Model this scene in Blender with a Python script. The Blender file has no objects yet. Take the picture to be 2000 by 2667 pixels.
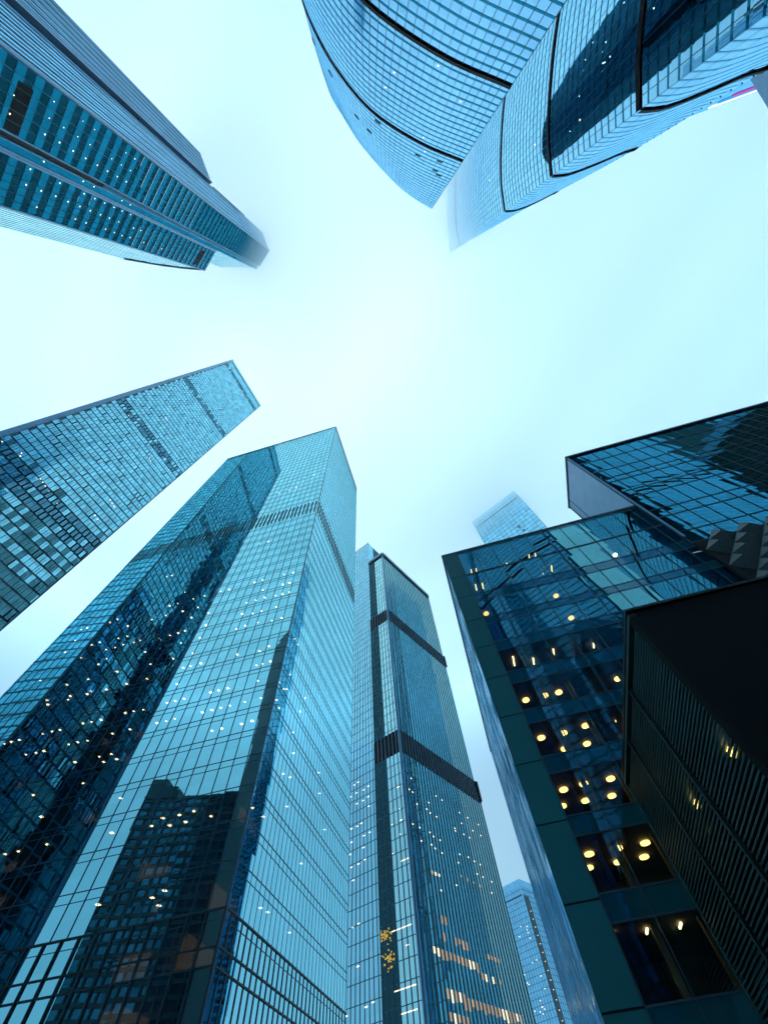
import bpy, math, random
from mathutils import Vector
random.seed(7)
sc = bpy.context.scene
col = sc.collection
ZC = 1.6                                   # eye height: all heights below are given above the eye
R = math.radians

# ------------------------------------------------------------------ camera
cam_d = bpy.data.cameras.new('camera'); cam = bpy.data.objects.new('camera', cam_d); col.objects.link(cam)
cam_d.sensor_fit = 'HORIZONTAL'; cam_d.sensor_width = 36.0; cam_d.lens = 1002 / 2000 * 36
cam_d.clip_start = 0.1; cam_d.clip_end = 9000
from mathutils import Matrix
ROT = Matrix(((9.92444422e-01, 1.22695023e-01, 0.0),
              (1.09552275e-01, -8.86136551e-01, -4.50289143e-01),
              (-5.52482369e-02, 4.46886948e-01, -8.92882796e-01)))
cam.matrix_world = Matrix.Translation((0, 0, ZC)) @ ROT.to_4x4()
sc.camera = cam

# ------------------------------------------------------------------ sky, light, exposure
w = bpy.data.worlds.new('World'); sc.world = w; w.use_nodes = True
nt = w.node_tree; nt.nodes.clear()
def N(nt, typ, **kw):
    n = nt.nodes.new(typ)
    for k, v in kw.items():
        if k.startswith('i_'):
            n.inputs[k[2:].replace('_', ' ')].default_value = v
        else: setattr(n, k, v)
    return n
SUN_DIR = Vector((-.20, .03, .97)).normalized()   # where the cloud glows
sun_el = math.asin(SUN_DIR.z); sun_az = math.atan2(SUN_DIR.x, SUN_DIR.y)
out = N(nt, 'ShaderNodeOutputWorld')
sky = N(nt, 'ShaderNodeTexSky'); sky.sky_type = 'NISHITA'; sky.sun_disc = False
sky.sun_elevation = sun_el; sky.sun_rotation = sun_az; sky.air_density = 1.5; sky.dust_density = 3
bg1 = N(nt, 'ShaderNodeBackground'); bg1.inputs['Strength'].default_value = 0.01
nt.links.new(sky.outputs[0], bg1.inputs['Color'])
tc = N(nt, 'ShaderNodeTexCoord')
nz = N(nt, 'ShaderNodeTexNoise'); nz.inputs['Scale'].default_value = 3.2; nz.inputs['Detail'].default_value = 5
nt.links.new(tc.outputs['Generated'], nz.inputs['Vector'])
rp = N(nt, 'ShaderNodeMapRange'); rp.inputs[1].default_value = .3; rp.inputs[2].default_value = .7
rp.inputs[3].default_value = 0.0; rp.inputs[4].default_value = 1.0
nt.links.new(nz.outputs['Fac'], rp.inputs[0])
mx = N(nt, 'ShaderNodeMixRGB'); mx.inputs[1].default_value = (.33, .635, .87, 1); mx.inputs[2].default_value = (.43, .73, .95, 1)
nt.links.new(rp.outputs[0], mx.inputs[0])
dp = N(nt, 'ShaderNodeVectorMath', operation='DOT_PRODUCT'); dp.inputs[1].default_value = SUN_DIR
nt.links.new(tc.outputs['Generated'], dp.inputs[0])
g = N(nt, 'ShaderNodeMapRange'); g.interpolation_type = 'SMOOTHSTEP'
g.inputs[1].default_value = .80; g.inputs[2].default_value = 1.0; g.inputs[3].default_value = 0; g.inputs[4].default_value = .8
nt.links.new(dp.outputs['Value'], g.inputs[0])
mx2 = N(nt, 'ShaderNodeMixRGB'); mx2.inputs[2].default_value = (.92, 1.0, 1.12, 1)
nt.links.new(g.outputs[0], mx2.inputs[0]); nt.links.new(mx.outputs[0], mx2.inputs[1])
bg2 = N(nt, 'ShaderNodeBackground'); bg2.inputs['Strength'].default_value = 2.12
sz = N(nt, 'ShaderNodeSeparateXYZ'); nt.links.new(tc.outputs['Generated'], sz.inputs[0])
el = N(nt, 'ShaderNodeMapRange'); el.interpolation_type = 'SMOOTHSTEP'
el.inputs[1].default_value = .42; el.inputs[2].default_value = .86; el.inputs[3].default_value = .42; el.inputs[4].default_value = 1.3
nt.links.new(sz.outputs[2], el.inputs[0])       # an overcast sky is dimmer towards the horizon
scl = N(nt, 'ShaderNodeVectorMath', operation='SCALE'); nt.links.new(mx2.outputs[0], scl.inputs[0]); nt.links.new(el.outputs[0], scl.inputs['Scale'])
nt.links.new(scl.outputs[0], bg2.inputs['Color'])
ad = N(nt, 'ShaderNodeAddShader')
nt.links.new(bg1.outputs[0], ad.inputs[0]); nt.links.new(bg2.outputs[0], ad.inputs[1]); nt.links.new(ad.outputs[0], out.inputs['Surface'])

sd = bpy.data.lights.new('sun', 'SUN'); so = bpy.data.objects.new('sun', sd); col.objects.link(so)
sd.energy = 0.5; sd.angle = R(80); sd.color = (.97, .98, .95)
so.rotation_euler = (-SUN_DIR).to_track_quat('-Z', 'Y').to_euler()

sc.view_settings.view_transform = 'Standard'; sc.view_settings.look = 'None'
sc.view_settings.exposure = 0.0; sc.view_settings.gamma = 1
sc.cycles.use_denoising = True
sc.cycles.max_bounces = 14; sc.cycles.glossy_bounces = 6; sc.cycles.transparent_max_bounces = 12
sc.cycles.diffuse_bounces = 3; sc.cycles.volume_bounces = 8
sc.cycles.sample_clamp_indirect = 2.0

# ------------------------------------------------------------------ materials
def new_mat(name):
    m = bpy.data.materials.new(name); m.use_nodes = True; m.node_tree.nodes.clear()
    return m, m.node_tree

def glass(name, tint, r0=.8, cell=(2, 4), tilt=.01, pillow=0.0, wave=.01, wscale=.15, rough=.012,
          inner=(.01, .03, .035), trans=None, vary=.06, wz=.35):
    """coated curtain wall glass; uv is in metres along the wall and up it"""
    m, t = new_mat(name); L = t.links.new
    o = N(t, 'ShaderNodeOutputMaterial')
    uv = N(t, 'ShaderNodeUVMap'); uv.uv_map = 'UVMap'
    dv = N(t, 'ShaderNodeVectorMath', operation='DIVIDE'); dv.inputs[1].default_value = (cell[0], cell[1], 1)
    L(uv.outputs[0], dv.inputs[0])
    fl = N(t, 'ShaderNodeVectorMath', operation='FLOOR'); L(dv.outputs[0], fl.inputs[0])
    fr = N(t, 'ShaderNodeVectorMath', operation='FRACTION'); L(dv.outputs[0], fr.inputs[0])
    wn = N(t, 'ShaderNodeTexWhiteNoise'); wn.noise_dimensions = '3D'; L(fl.outputs[0], wn.inputs['Vector'])
    s1 = N(t, 'ShaderNodeVectorMath', operation='SUBTRACT'); s1.inputs[1].default_value = (.5, .5, .5); L(wn.outputs['Color'], s1.inputs[0])
    k1 = N(t, 'ShaderNodeVectorMath', operation='SCALE'); k1.inputs['Scale'].default_value = tilt; L(s1.outputs[0], k1.inputs[0])
    geo = N(t, 'ShaderNodeNewGeometry')
    a1 = N(t, 'ShaderNodeVectorMath', operation='ADD'); L(geo.outputs['Normal'], a1.inputs[0]); L(k1.outputs[0], a1.inputs[1])
    mp = N(t, 'ShaderNodeVectorMath', operation='MULTIPLY'); mp.inputs[1].default_value = (1, 1, wz); L(geo.outputs['Position'], mp.inputs[0])
    ns = N(t, 'ShaderNodeTexNoise'); ns.inputs['Scale'].default_value = wscale; ns.inputs['Detail'].default_value = 2; L(mp.outputs[0], ns.inputs['Vector'])
    s2 = N(t, 'ShaderNodeVectorMath', operation='SUBTRACT'); s2.inputs[1].default_value = (.5, .5, .5); L(ns.outputs['Color'], s2.inputs[0])
    k2 = N(t, 'ShaderNodeVectorMath', operation='SCALE'); k2.inputs['Scale'].default_value = wave; L(s2.outputs[0], k2.inputs[0])
    a2 = N(t, 'ShaderNodeVectorMath', operation='ADD'); L(a1.outputs[0], a2.inputs[0]); L(k2.outputs[0], a2.inputs[1])
    last = a2
    if pillow:
        cr = N(t, 'ShaderNodeVectorMath', operation='CROSS_PRODUCT'); cr.inputs[0].default_value = (0, 0, 1); L(geo.outputs['Normal'], cr.inputs[1])
        s3 = N(t, 'ShaderNodeVectorMath', operation='SUBTRACT'); s3.inputs[1].default_value = (.5, .5, 0); L(fr.outputs[0], s3.inputs[0])
        sp = N(t, 'ShaderNodeSeparateXYZ'); L(s3.outputs[0], sp.inputs[0])
        mu = N(t, 'ShaderNodeMath', operation='MULTIPLY'); mu.inputs[1].default_value = pillow; L(sp.outputs[0], mu.inputs[0])
        mv = N(t, 'ShaderNodeMath', operation='MULTIPLY'); mv.inputs[1].default_value = pillow; L(sp.outputs[1], mv.inputs[0])
        ku = N(t, 'ShaderNodeVectorMath', operation='SCALE'); L(cr.outputs[0], ku.inputs[0]); L(mu.outputs[0], ku.inputs['Scale'])
        cz = N(t, 'ShaderNodeCombineXYZ'); L(mv.outputs[0], cz.inputs[2])
        a3 = N(t, 'ShaderNodeVectorMath', operation='ADD'); L(last.outputs[0], a3.inputs[0]); L(ku.outputs[0], a3.inputs[1])
        a4 = N(t, 'ShaderNodeVectorMath', operation='ADD'); L(a3.outputs[0], a4.inputs[0]); L(cz.outputs[0], a4.inputs[1]); last = a4
    nn = N(t, 'ShaderNodeVectorMath', operation='NORMALIZE'); L(last.outputs[0], nn.inputs[0])
    gl = N(t, 'ShaderNodeBsdfAnisotropic'); gl.distribution = 'GGX'; gl.inputs['Roughness'].default_value = rough
    L(nn.outputs[0], gl.inputs['Normal'])
    # each pane has its own slightly different coating
    vm = N(t, 'ShaderNodeMapRange'); vm.inputs[3].default_value = 1 - vary; vm.inputs[4].default_value = 1 + vary; L(wn.outputs['Value'], vm.inputs[0])
    tn = N(t, 'ShaderNodeVectorMath', operation='SCALE'); tn.inputs[0].default_value = tint[:3]; L(vm.outputs[0], tn.inputs['Scale'])
    L(tn.outputs[0], gl.inputs['Color'])
    if trans is None:
        bs = N(t, 'ShaderNodeBsdfDiffuse'); bs.inputs['Color'].default_value = (*inner, 1)
    else:
        bs = N(t, 'ShaderNodeBsdfTransparent'); bs.inputs['Color'].default_value = (*trans, 1)
    dn = N(t, 'ShaderNodeVectorMath', operation='DOT_PRODUCT'); L(geo.outputs['Normal'], dn.inputs[0]); L(geo.outputs['Incoming'], dn.inputs[1])
    ab = N(t, 'ShaderNodeMath', operation='ABSOLUTE'); L(dn.outputs['Value'], ab.inputs[0])
    om = N(t, 'ShaderNodeMath', operation='SUBTRACT'); om.inputs[0].default_value = 1.0; L(ab.outputs[0], om.inputs[1])
    f = N(t, 'ShaderNodeMath', operation='POWER'); f.inputs[1].default_value = 3.0; L(om.outputs[0], f.inputs[0])
    mr = N(t, 'ShaderNodeMapRange'); mr.inputs[3].default_value = r0; mr.inputs[4].default_value = 1.0; L(f.outputs[0], mr.inputs[0])
    mix = N(t, 'ShaderNodeMixShader'); L(mr.outputs[0], mix.inputs[0]); L(bs.outputs[0], mix.inputs[1]); L(gl.outputs[0], mix.inputs[2])
    L(mix.outputs[0], o.inputs['Surface'])
    return m

def plain(name, colr, rough=.5, metal=0.0, spec=.5, nscale=.6, namp=.18, bump=0.0):
    m, t = new_mat(name); L = t.links.new
    o = N(t, 'ShaderNodeOutputMaterial'); b = N(t, 'ShaderNodeBsdfPrincipled')
    b.inputs['Roughness'].default_value = rough; b.inputs['Metallic'].default_value = metal; b.inputs['Specular IOR Level'].default_value = spec
    ns = N(t, 'ShaderNodeTexNoise'); ns.inputs['Scale'].default_value = nscale; ns.inputs['Detail'].default_value = 6
    geo = N(t, 'ShaderNodeNewGeometry'); L(geo.outputs['Position'], ns.inputs['Vector'])
    vm = N(t, 'ShaderNodeMapRange'); vm.inputs[3].default_value = 1 - namp; vm.inputs[4].default_value = 1 + namp; L(ns.outputs['Fac'], vm.inputs[0])
    tn = N(t, 'ShaderNodeVectorMath', operation='SCALE'); tn.inputs[0].default_value = colr; L(vm.outputs[0], tn.inputs['Scale'])
    L(tn.outputs[0], b.inputs['Base Color'])
    if bump:
        bm = N(t, 'ShaderNodeBump'); bm.inputs['Strength'].default_value = bump; L(ns.outputs['Fac'], bm.inputs['Height']); L(bm.outputs[0], b.inputs['Normal'])
    L(b.outputs[0], o.inputs['Surface'])
    return m

def lamp(name, colr, s, sampled=False):
    m, t = new_mat(name)
    o = N(t, 'ShaderNodeOutputMaterial'); e = N(t, 'ShaderNodeEmission'); e.inputs['Color'].default_value = (*colr, 1); e.inputs['Strength'].default_value = s
    t.links.new(e.outputs[0], o.inputs['Surface'])
    m.cycles.emission_sampling = 'FRONT' if sampled else 'NONE'
    return m

M = {}
M['frame'] = plain('mullion_dark_teal', (.012, .055, .075), .4)
M['frame_mid'] = plain('mullion_mid_teal', (.02, .12, .19), .35)
M['fin'] = plain('fin_teal_metal', (.035, .145, .18), .45, .3)
M['band'] = plain('dark_band', (.004, .018, .022), .5)
M['slab'] = plain('ceiling_board', (.22, .20, .17), .8)
M['core'] = plain('core_wall', (.07, .06, .05), .8)
M['wood'] = plain('room_divider', (.22, .13, .06), .7)
M['roof'] = plain('roof_membrane', (.1, .12, .13), .9)
M['rear'] = plain('rear_cladding', (.03, .09, .11), .4)
M['lav'] = plain('lavender_metal', (.22, .38, .55), .3, .4)
M['panel'] = plain('teal_panel', (.004, .15, .175), .4, 0, .2, .35, .12)
M['joint'] = plain('joint_black', (.003, .01, .012), .7)
M['black'] = plain('black_panel', (.004, .007, .008), .6, 0, .2)
M['louvre'] = plain('louvre_paint', (.016, .085, .085), .5)
M['ground'] = plain('paving', (.16, .17, .17), .8, 0, .3, .5, .3, .2)
M['lampw'] = lamp('warm_white_lamp', (1, .82, .50), 12)
M['lampA'] = lamp('warm_downlight', (1, .82, .58), 2.2)
M['lampB'] = lamp('bright_office_lamp', (1, .9, .7), 14)
M['lampE'] = lamp('yellow_round_lamp', (1, .70, .20), 3.4, True)
M['strip'] = lamp('yellow_strip_lamp', (1, .78, .34), 5.0, True)
M['litroom'] = lamp('warm_lit_room', (1, .78, .58), .55); M['litdim'] = lamp('dim_lit_room', (1, .78, .58), .42); M['litwarm'] = lamp('bright_lit_room', (1, .86, .62), 1.3)
M['glow_wood'] = lamp('glowing_wood_wall', (1, .66, .36), .14)  # wood glows by itself in place of lamplight falling on it
M['gold'] = lamp('gold_decoration_light', (1, .70, .16), .55)
M['pink'] = lamp('pink_sign_light', (.55, .1, .5), 1.0)
M['cyan'] = lamp('blue_sign_light', (.05, .45, .9), 1.0)
M['white'] = lamp('white_sign_light', (.9, 1, 1), 1.4)

# ------------------------------------------------------------------ mesh helpers
def unit(v):
    l = math.hypot(*v); return (v[0] / l, v[1] / l)
class MB:
    def __init__(s, unit=1.0): s.v = []; s.f = []; s.uv = []; s.unit = unit   # unit: factor that scales points about the camera eye
    def poly(s, pts, uv=None):
        b = len(s.v); s.v += [(p[0] * s.unit, p[1] * s.unit, p[2] * s.unit + ZC) for p in pts]; s.f.append(tuple(range(b, b + len(pts))))
        s.uv += list(uv) if uv else [(0, 0)] * len(pts)
    def wall(s, p, q, z0, z1, u0=0.0):
        """vertical quad from p to q, uv in metres"""
        L = math.hypot(q[0] - p[0], q[1] - p[1])
        s.poly([(p[0], p[1], z0), (q[0], q[1], z0), (q[0], q[1], z1), (p[0], p[1], z1)], [(u0, z0), (u0 + L, z0), (u0 + L, z1), (u0, z1)])
    def box(s, p, t, n, u0, u1, n0, n1, z0, z1):
        def P(u, k, z): return (p[0] + t[0] * u + n[0] * k, p[1] + t[1] * u + n[1] * k, z)
        c = [P(u, k, z) for z in (z0, z1) for k in (n0, n1) for u in (u0, u1)]
        for a in ((0, 1, 3, 2), (4, 6, 7, 5), (0, 4, 5, 1), (2, 3, 7, 6), (0, 2, 6, 4), (1, 5, 7, 3)):
            s.poly([c[i] for i in a])
    def cap(s, pts, z): s.poly([(x, y, z) for x, y in pts])
    def disc(s, c, r, z0, z1, k=16):
        ring = [(c[0] + r * math.cos(i * 2 * math.pi / k), c[1] + r * math.sin(i * 2 * math.pi / k)) for i in range(k)]
        s.poly([(x, y, z0) for x, y in ring]); s.poly([(x, y, z1) for x, y in ring])
        for i in range(k):
            a, b = ring[i], ring[(i + 1) % k]; s.poly([(*a, z0), (*b, z0), (*b, z1), (*a, z1)])
    def build(s, name, mat, parent=None, smooth=False, **props):
        me = bpy.data.meshes.new(name)
        loc = parent_world(parent) if parent else Vector((0, 0, 0))
        me.from_pydata([(x - loc.x, y - loc.y, z - loc.z) for x, y, z in s.v], [], s.f)
        ul = me.uv_layers.new(name='UVMap'); ul.data.foreach_set('uv', [c for u in s.uv for c in u])
        me.materials.append(mat); me.update()
        o = bpy.data.objects.new(name, me); col.objects.link(o)
        if parent: o.parent = parent
        for k, v in props.items(): o[k] = v
        if smooth: me.polygons.foreach_set('use_smooth', [True] * len(me.polygons))
        return o
def parent_world(p):
    v = Vector((0, 0, 0))
    while p: v = v + p.location; p = p.parent
    return v
def thing(name, x, y, label, cat, group=None):
    o = bpy.data.objects.new(name, None); col.objects.link(o); o.location = (x, y, 0)
    o['label'] = label; o['category'] = cat
    if group: o['group'] = group
    return o

def frame_of(p, q):
    """unit vector along the wall and the outward normal (towards the eye side)"""
    t = unit((q[0] - p[0], q[1] - p[1])); n = (-t[1], t[0])
    mx_, my_ = (p[0] + q[0]) / 2, (p[1] + q[1]) / 2
    if n[0] * -mx_ + n[1] * -my_ < 0: n = (-n[0], -n[1])
    return t, n, math.hypot(q[0] - p[0], q[1] - p[1])
def add(p, t, u, n=(0, 0), k=0): return (p[0] + t[0] * u + n[0] * k, p[1] + t[1] * u + n[1] * k)

A9 = R(9.2); TX = (math.cos(A9), -math.sin(A9)); TY = (math.sin(A9), math.cos(A9))

# ------------------------------------------------------------------ ground
gm = MB(); gm.poly([(-4000, -4000, -ZC), (4000, -4000, -ZC), (4000, 4000, -ZC), (-4000, 4000, -ZC)])
gm.build('plaza_ground', M['ground'], kind='structure')

# ================================================================== the wide central glass tower
CL = [(62.4,82.9,1.5),(64.2,82.9,1.5),(63.2,78.8,1.7),(63.1,74.8,1.7),(55.6,74.8,1.7),(53.3,74.8,1.5),(55.6,70.7,1.7),(48.7,70.7,1.2),(46.4,70.7,1.3),(48.4,74.8,1.8),(46.0,74.8,1.9),(44.2,70.7,1.1),(41.5,70.7,1.2),(39.8,70.7,1.2),(48.1,78.8,1.6),(55.8,82.9,1.7),(53.4,82.9,1.4),(41.2,62.6,1.8),(45.7,66.7,0.7),(48.4,66.7,1.7),(48.2,62.6,1.8),(53.4,62.6,1.8),(36.7,58.5,2.2),(41.4,58.5,2.3),(44.6,58.5,1.7),(45.8,58.5,2.2),(49.3,58.5,1.6),(50.4,58.5,2.4),(54.4,58.5,1.1),(55.1,58.5,2.3),(63.5,66.7,2.0),(31.9,50.4,1.8),(30.3,50.4,1.9),(28.4,50.4,2.1),(37.1,50.4,2.0),(39.0,50.4,1.9),(40.7,50.4,1.8),(45.7,50.4,1.9),(47.3,50.4,1.8),(49.3,50.4,1.9),(57.7,50.4,1.9),(56.1,50.4,1.9),(54.4,50.4,1.9),(32.0,46.4,1.8),(28.6,46.4,1.8),(37.1,46.4,2.0),(38.9,46.4,1.8),(40.7,46.4,1.8),(45.8,46.4,1.9),(47.4,46.4,1.9),(49.3,46.4,1.7),(36.7,66.7,1.7),(41.4,78.8,1.6),(28.1,62.6,2.2),(33.4,62.6,2.1),(23.7,58.5,1.8),(19.8,58.5,1.8),(27.9,66.7,1.8),(30.5,70.7,1.9),(28.7,70.7,1.8),(32.6,70.7,1.9),(23.3,66.7,1.8),(23.5,62.6,2.2),(22.1,58.5,1.8),(23.4,70.7,1.8),(28.6,74.8,1.4),(23.3,54.5,1.9),(21.8,50.4,1.9),(20.0,50.4,1.9),(23.4,50.4,1.9),(20.0,46.4,1.9),(21.7,46.4,2.0),(23.4,46.4,1.9),(32.1,58.5,2.2),(36.4,42.3,1.7),(32.1,42.3,3.3),(29.7,42.3,3.4),(31.9,42.3,1.8),(29.7,42.3,1.9),(32.1,38.2,1.9),(41.0,38.2,1.9),(36.1,34.2,1.7),(22.9,34.2,1.7),(22.3,30.1,2.5),(38.6,30.1,1.9),(36.5,30.1,1.9),(31.9,30.1,1.8),(14.6,66.7,1.9),(12.4,66.7,1.7),(9.4,66.7,1.7),(6.3,66.7,2.2),(4.0,66.7,2.2),(11.9,58.5,1.9),(7.3,58.5,2.5),(5.0,58.5,1.9),(3.9,54.5,2.1),(5.6,54.5,2.2),(6.8,54.5,2.2),(5.4,50.4,2.0),(11.3,50.4,2.0),(13.1,50.4,2.0),(14.7,50.4,2.0),(3.8,46.4,2.0),(6.8,46.4,2.0),(9.6,46.4,2.0),(11.3,46.4,2.0),(13.0,46.4,2.0),(14.8,46.4,2.0),(4.4,42.3,2.1),(6.3,42.3,2.2),(9.8,42.3,2.1),(11.5,42.3,2.1),(14.1,30.1,1.8),(11.7,30.1,1.9),(9.5,30.1,1.8),(8.0,30.1,3.8),(14.2,30.1,3.8),(11.8,30.1,3.8),(16.5,30.1,3.0),(9.9,22.0,1.9),(12.1,22.0,2.9),(12.5,22.0,5.1),(18.6,22.0,1.9),(6.2,82.9,1.4),(3.7,82.9,1.6),(12.0,82.9,1.4),(14.3,82.9,1.4),(4.1,78.8,1.7),(5.8,78.8,1.7),(11.1,78.8,1.7),(3.4,74.8,1.6),(5.1,74.8,1.6),(6.8,74.8,1.6),(9.5,74.8,1.3),(11.8,74.8,1.4),(14.2,74.8,1.4),(21.4,82.9,1.5),(9.6,70.7,1.9),(11.8,70.7,1.9),(14.1,70.7,1.3),(6.0,70.7,1.9),(23.7,82.9,1.4),(28.3,82.9,1.4),(31.5,82.9,1.4),(35.5,87.0,1.2),(36.0,82.9,1.5),(38.3,82.9,1.5),(37.4,78.8,1.5),(32.8,78.8,1.6),(28.6,78.8,1.7),(24.1,74.8,1.4),(45.3,99.1,1.3),(46.9,99.1,1.3),(15.0,103.2,1.0),(17.7,103.2,1.0),(18.3,127.6,1.6),(20.1,127.6,1.6),(21.9,127.6,1.6),(23.7,127.6,1.6),(36.5,127.6,1.8),(38.3,127.6,1.8),(40.1,127.6,1.7),(42.5,127.6,1.8),(46.0,127.6,1.7),(47.7,127.6,1.8),(5.4,151.9,0.8),(9.2,151.9,1.0),(12.0,147.9,1.0),(12.1,143.8,1.1),(9.5,147.9,1.1),(15.2,143.8,1.2),(19.7,143.8,1.2),(24.7,143.8,1.3)]  # lamp positions cast from image pixels onto the ceilings, pasted as world coordinates
CR = [(5.3,62.4),(7.0,62.3),(5.7,46.4),(5.5,42.4),(5.9,50.2),(3.8,50.2),(3.4,42.6),(6.7,54.1),(14.1,54.2),(12.6,50.1),(12.6,42.5),(26.2,46.2),(11.1,35.5),(12.4,35.4),(25.8,42.2),(12.5,38.4),(30.2,34.5),(21.4,27.6),(6.7,27.6),(12.9,30.5),(12.5,19.9),(11.0,18.5),(19.7,19.3),(4.1,27.5)]
def central_tower():
    H = 224.0; FL = 4.06; Z0 = 18.7
    c1 = (-21.73, 53.76); c0 = (-88.70, 64.96); c2 = (-15.30, 94.5)
    g_ = glass('glass_central', (.36, .88, 1.0), .62, (2.1, FL), .004, .003, .008, .10, trans=(.42, .46, .42), vary=.05)
    g2 = glass('glass_central_side', (.40, .88, 1.0), .78, (1.36, FL), .006, .004, .012, .08, trans=(.42, .46, .42), vary=.04)
    root = thing('office_tower', c1[0], c1[1], 'broad pale blue glass tower filling the lower left, mirroring the woven panel tower', 'skyscraper')
    tl, nl, Ll = frame_of(c1, c0); tr, nr, Lr = frame_of(c1, c2)
    for nm, p, q, mat in (('front_glazing', c1, c0, g_), ('side_glazing', c1, c2, g2)):
        b = MB(); b.wall(p, q, -ZC, H); b.build(nm, mat, root)
    floors = [Z0 + FL * k for k in range(-4, 51) if -ZC < Z0 + FL * k < H - 5]
    for t, n, L, nm, mod in ((tl, nl, Ll, 'front', 2.1), (tr, nr, Lr, 'side', 1.36)):
        b = MB(); k = 0
        u = 0.0
        while u <= L + .01:
            b.box(c1, t, n, u - (.035 if mod > 2 else .02), u + (.035 if mod > 2 else .02), .0, .08 if mod > 2 else .035, Z0, H); u += mod
        b.build(nm + '_mullions', M['frame_mid'], root)
        b = MB()
        for z in floors:
            if z >= Z0 - .1:
                b.box(c1, t, n, 0, L, 0, .06, z - .035, z + .035); b.box(c1, t, n, 0, L, 0, .05, z - .95, z - .90)
        b.build(nm + '_transoms', M['frame_mid'], root)
        b = MB(); u = 0.0; mb_ = 2.15 if nm == 'front' else 1.36
        while u <= L:
            b.box(c1, t, n, u - .09, u + .09, 0, .22 if nm == 'front' else .07, -ZC, Z0 - .1); u += mb_
        for z in (18.6, 15.8, 14.5, 10.7, 9.6, 5.6, 4.4, 1.5):
            b.box(c1, t, n, 0, L, 0, .13, z - .07, z + .07)
        b.build('base_fins', M['frame'], root)
        for (za, zb) in ((113.4, 121.6), (219.6, 223.2)):
            b = MB(); u = .7
            while u < L - .3:
                b.box(c1, t, n, u, u + .42, .01, .10, za, zb); u += 1.36
            b.build('louvre_band', M['band'], root)
    b = MB(); b.box(c1, tl, nl, -.2, Ll, -.1, .22, H - .5, H); b.box(c1, tr, nr, -.2, Lr, -.1, .22, H - .5, H); b.build('roof_coping', M['lav'], root)
    b = MB(); b.box(c1, tl, nl, -.12, .12, -.1, .12, -ZC, H - .5); b.build('corner_post', M['frame_mid'], root)
    # hollow inside: floor plates, core and dividers
    b = MB(); ii = (-nl[0], -nl[1])
    D = Lr
    for z in [-1 + 0.0] + floors:
        b.box(c1, tl, ii, .9, Ll - .3, .25, D - .6, z - .75, z - .05)
    b.build('floor_plates', M['slab'], root)
    b = MB(); b.box(c1, tl, ii, 9, Ll - 9, 9, D - 8, -ZC, H - 6); b.build('core', M['core'], root)
    b = MB()
    for i, z in enumerate(floors[:-1]):
        for k in range(9):
            u = random.uniform(2, 65); d0 = random.uniform(2.5, 4)
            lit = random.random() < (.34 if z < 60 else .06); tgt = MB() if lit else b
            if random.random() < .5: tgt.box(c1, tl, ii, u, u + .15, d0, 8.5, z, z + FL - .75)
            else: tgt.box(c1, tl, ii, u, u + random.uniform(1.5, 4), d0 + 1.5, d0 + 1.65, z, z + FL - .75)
            if lit: tgt.build('glowing_divider', M['glow_wood'], root)
    b.build('room_dividers', M['wood'], root)
    # back and far sides, roof
    c3 = (c0[0] + tr[0] * Lr, c0[1] + tr[1] * Lr)
    gb = glass('glass_central_rear', (.42, .82, .96), .85, (2.1, FL), .006, .004, .012, .08, inner=(.01, .06, .08))
    b = MB(); b.wall(c2, c3, -ZC, H); b.wall(c3, c0, -ZC, H); b.build('rear_glazing', gb, root)
    b = MB(); b.cap([c1, c0, c3, c2], H - .6); b.build('roof', M['roof'], root)
    # ceiling lamps
    lst = sorted(CL, key=lambda r: r[1])
    rest = MB()
    for i, (u, z, d) in enumerate(lst):
        s = random.uniform(.15, .25)
        tgt = MB() if i < 92 else rest
        d = max(d, .8)
        tgt.box(c1, tl, ii, u - s, u + s, d - s, d + s, z - .04, z - .01)
        if i < 92: tgt.build('ceiling_lamp', M['lampw'], root)
    for k, (u, z) in enumerate(CR):
        zz = math.ceil((z - Z0 + .8) / FL) * FL + Z0 - .75
        dd = .9 + random.random()
        rest.box(c1, tr, (-nr[0], -nr[1]), u - .22, u + .22, dd, dd + .4, zz - .04, zz + .01)
    rest.build('upper_lamps', M['lampw'], root, kind='stuff')
central_tower()

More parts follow.
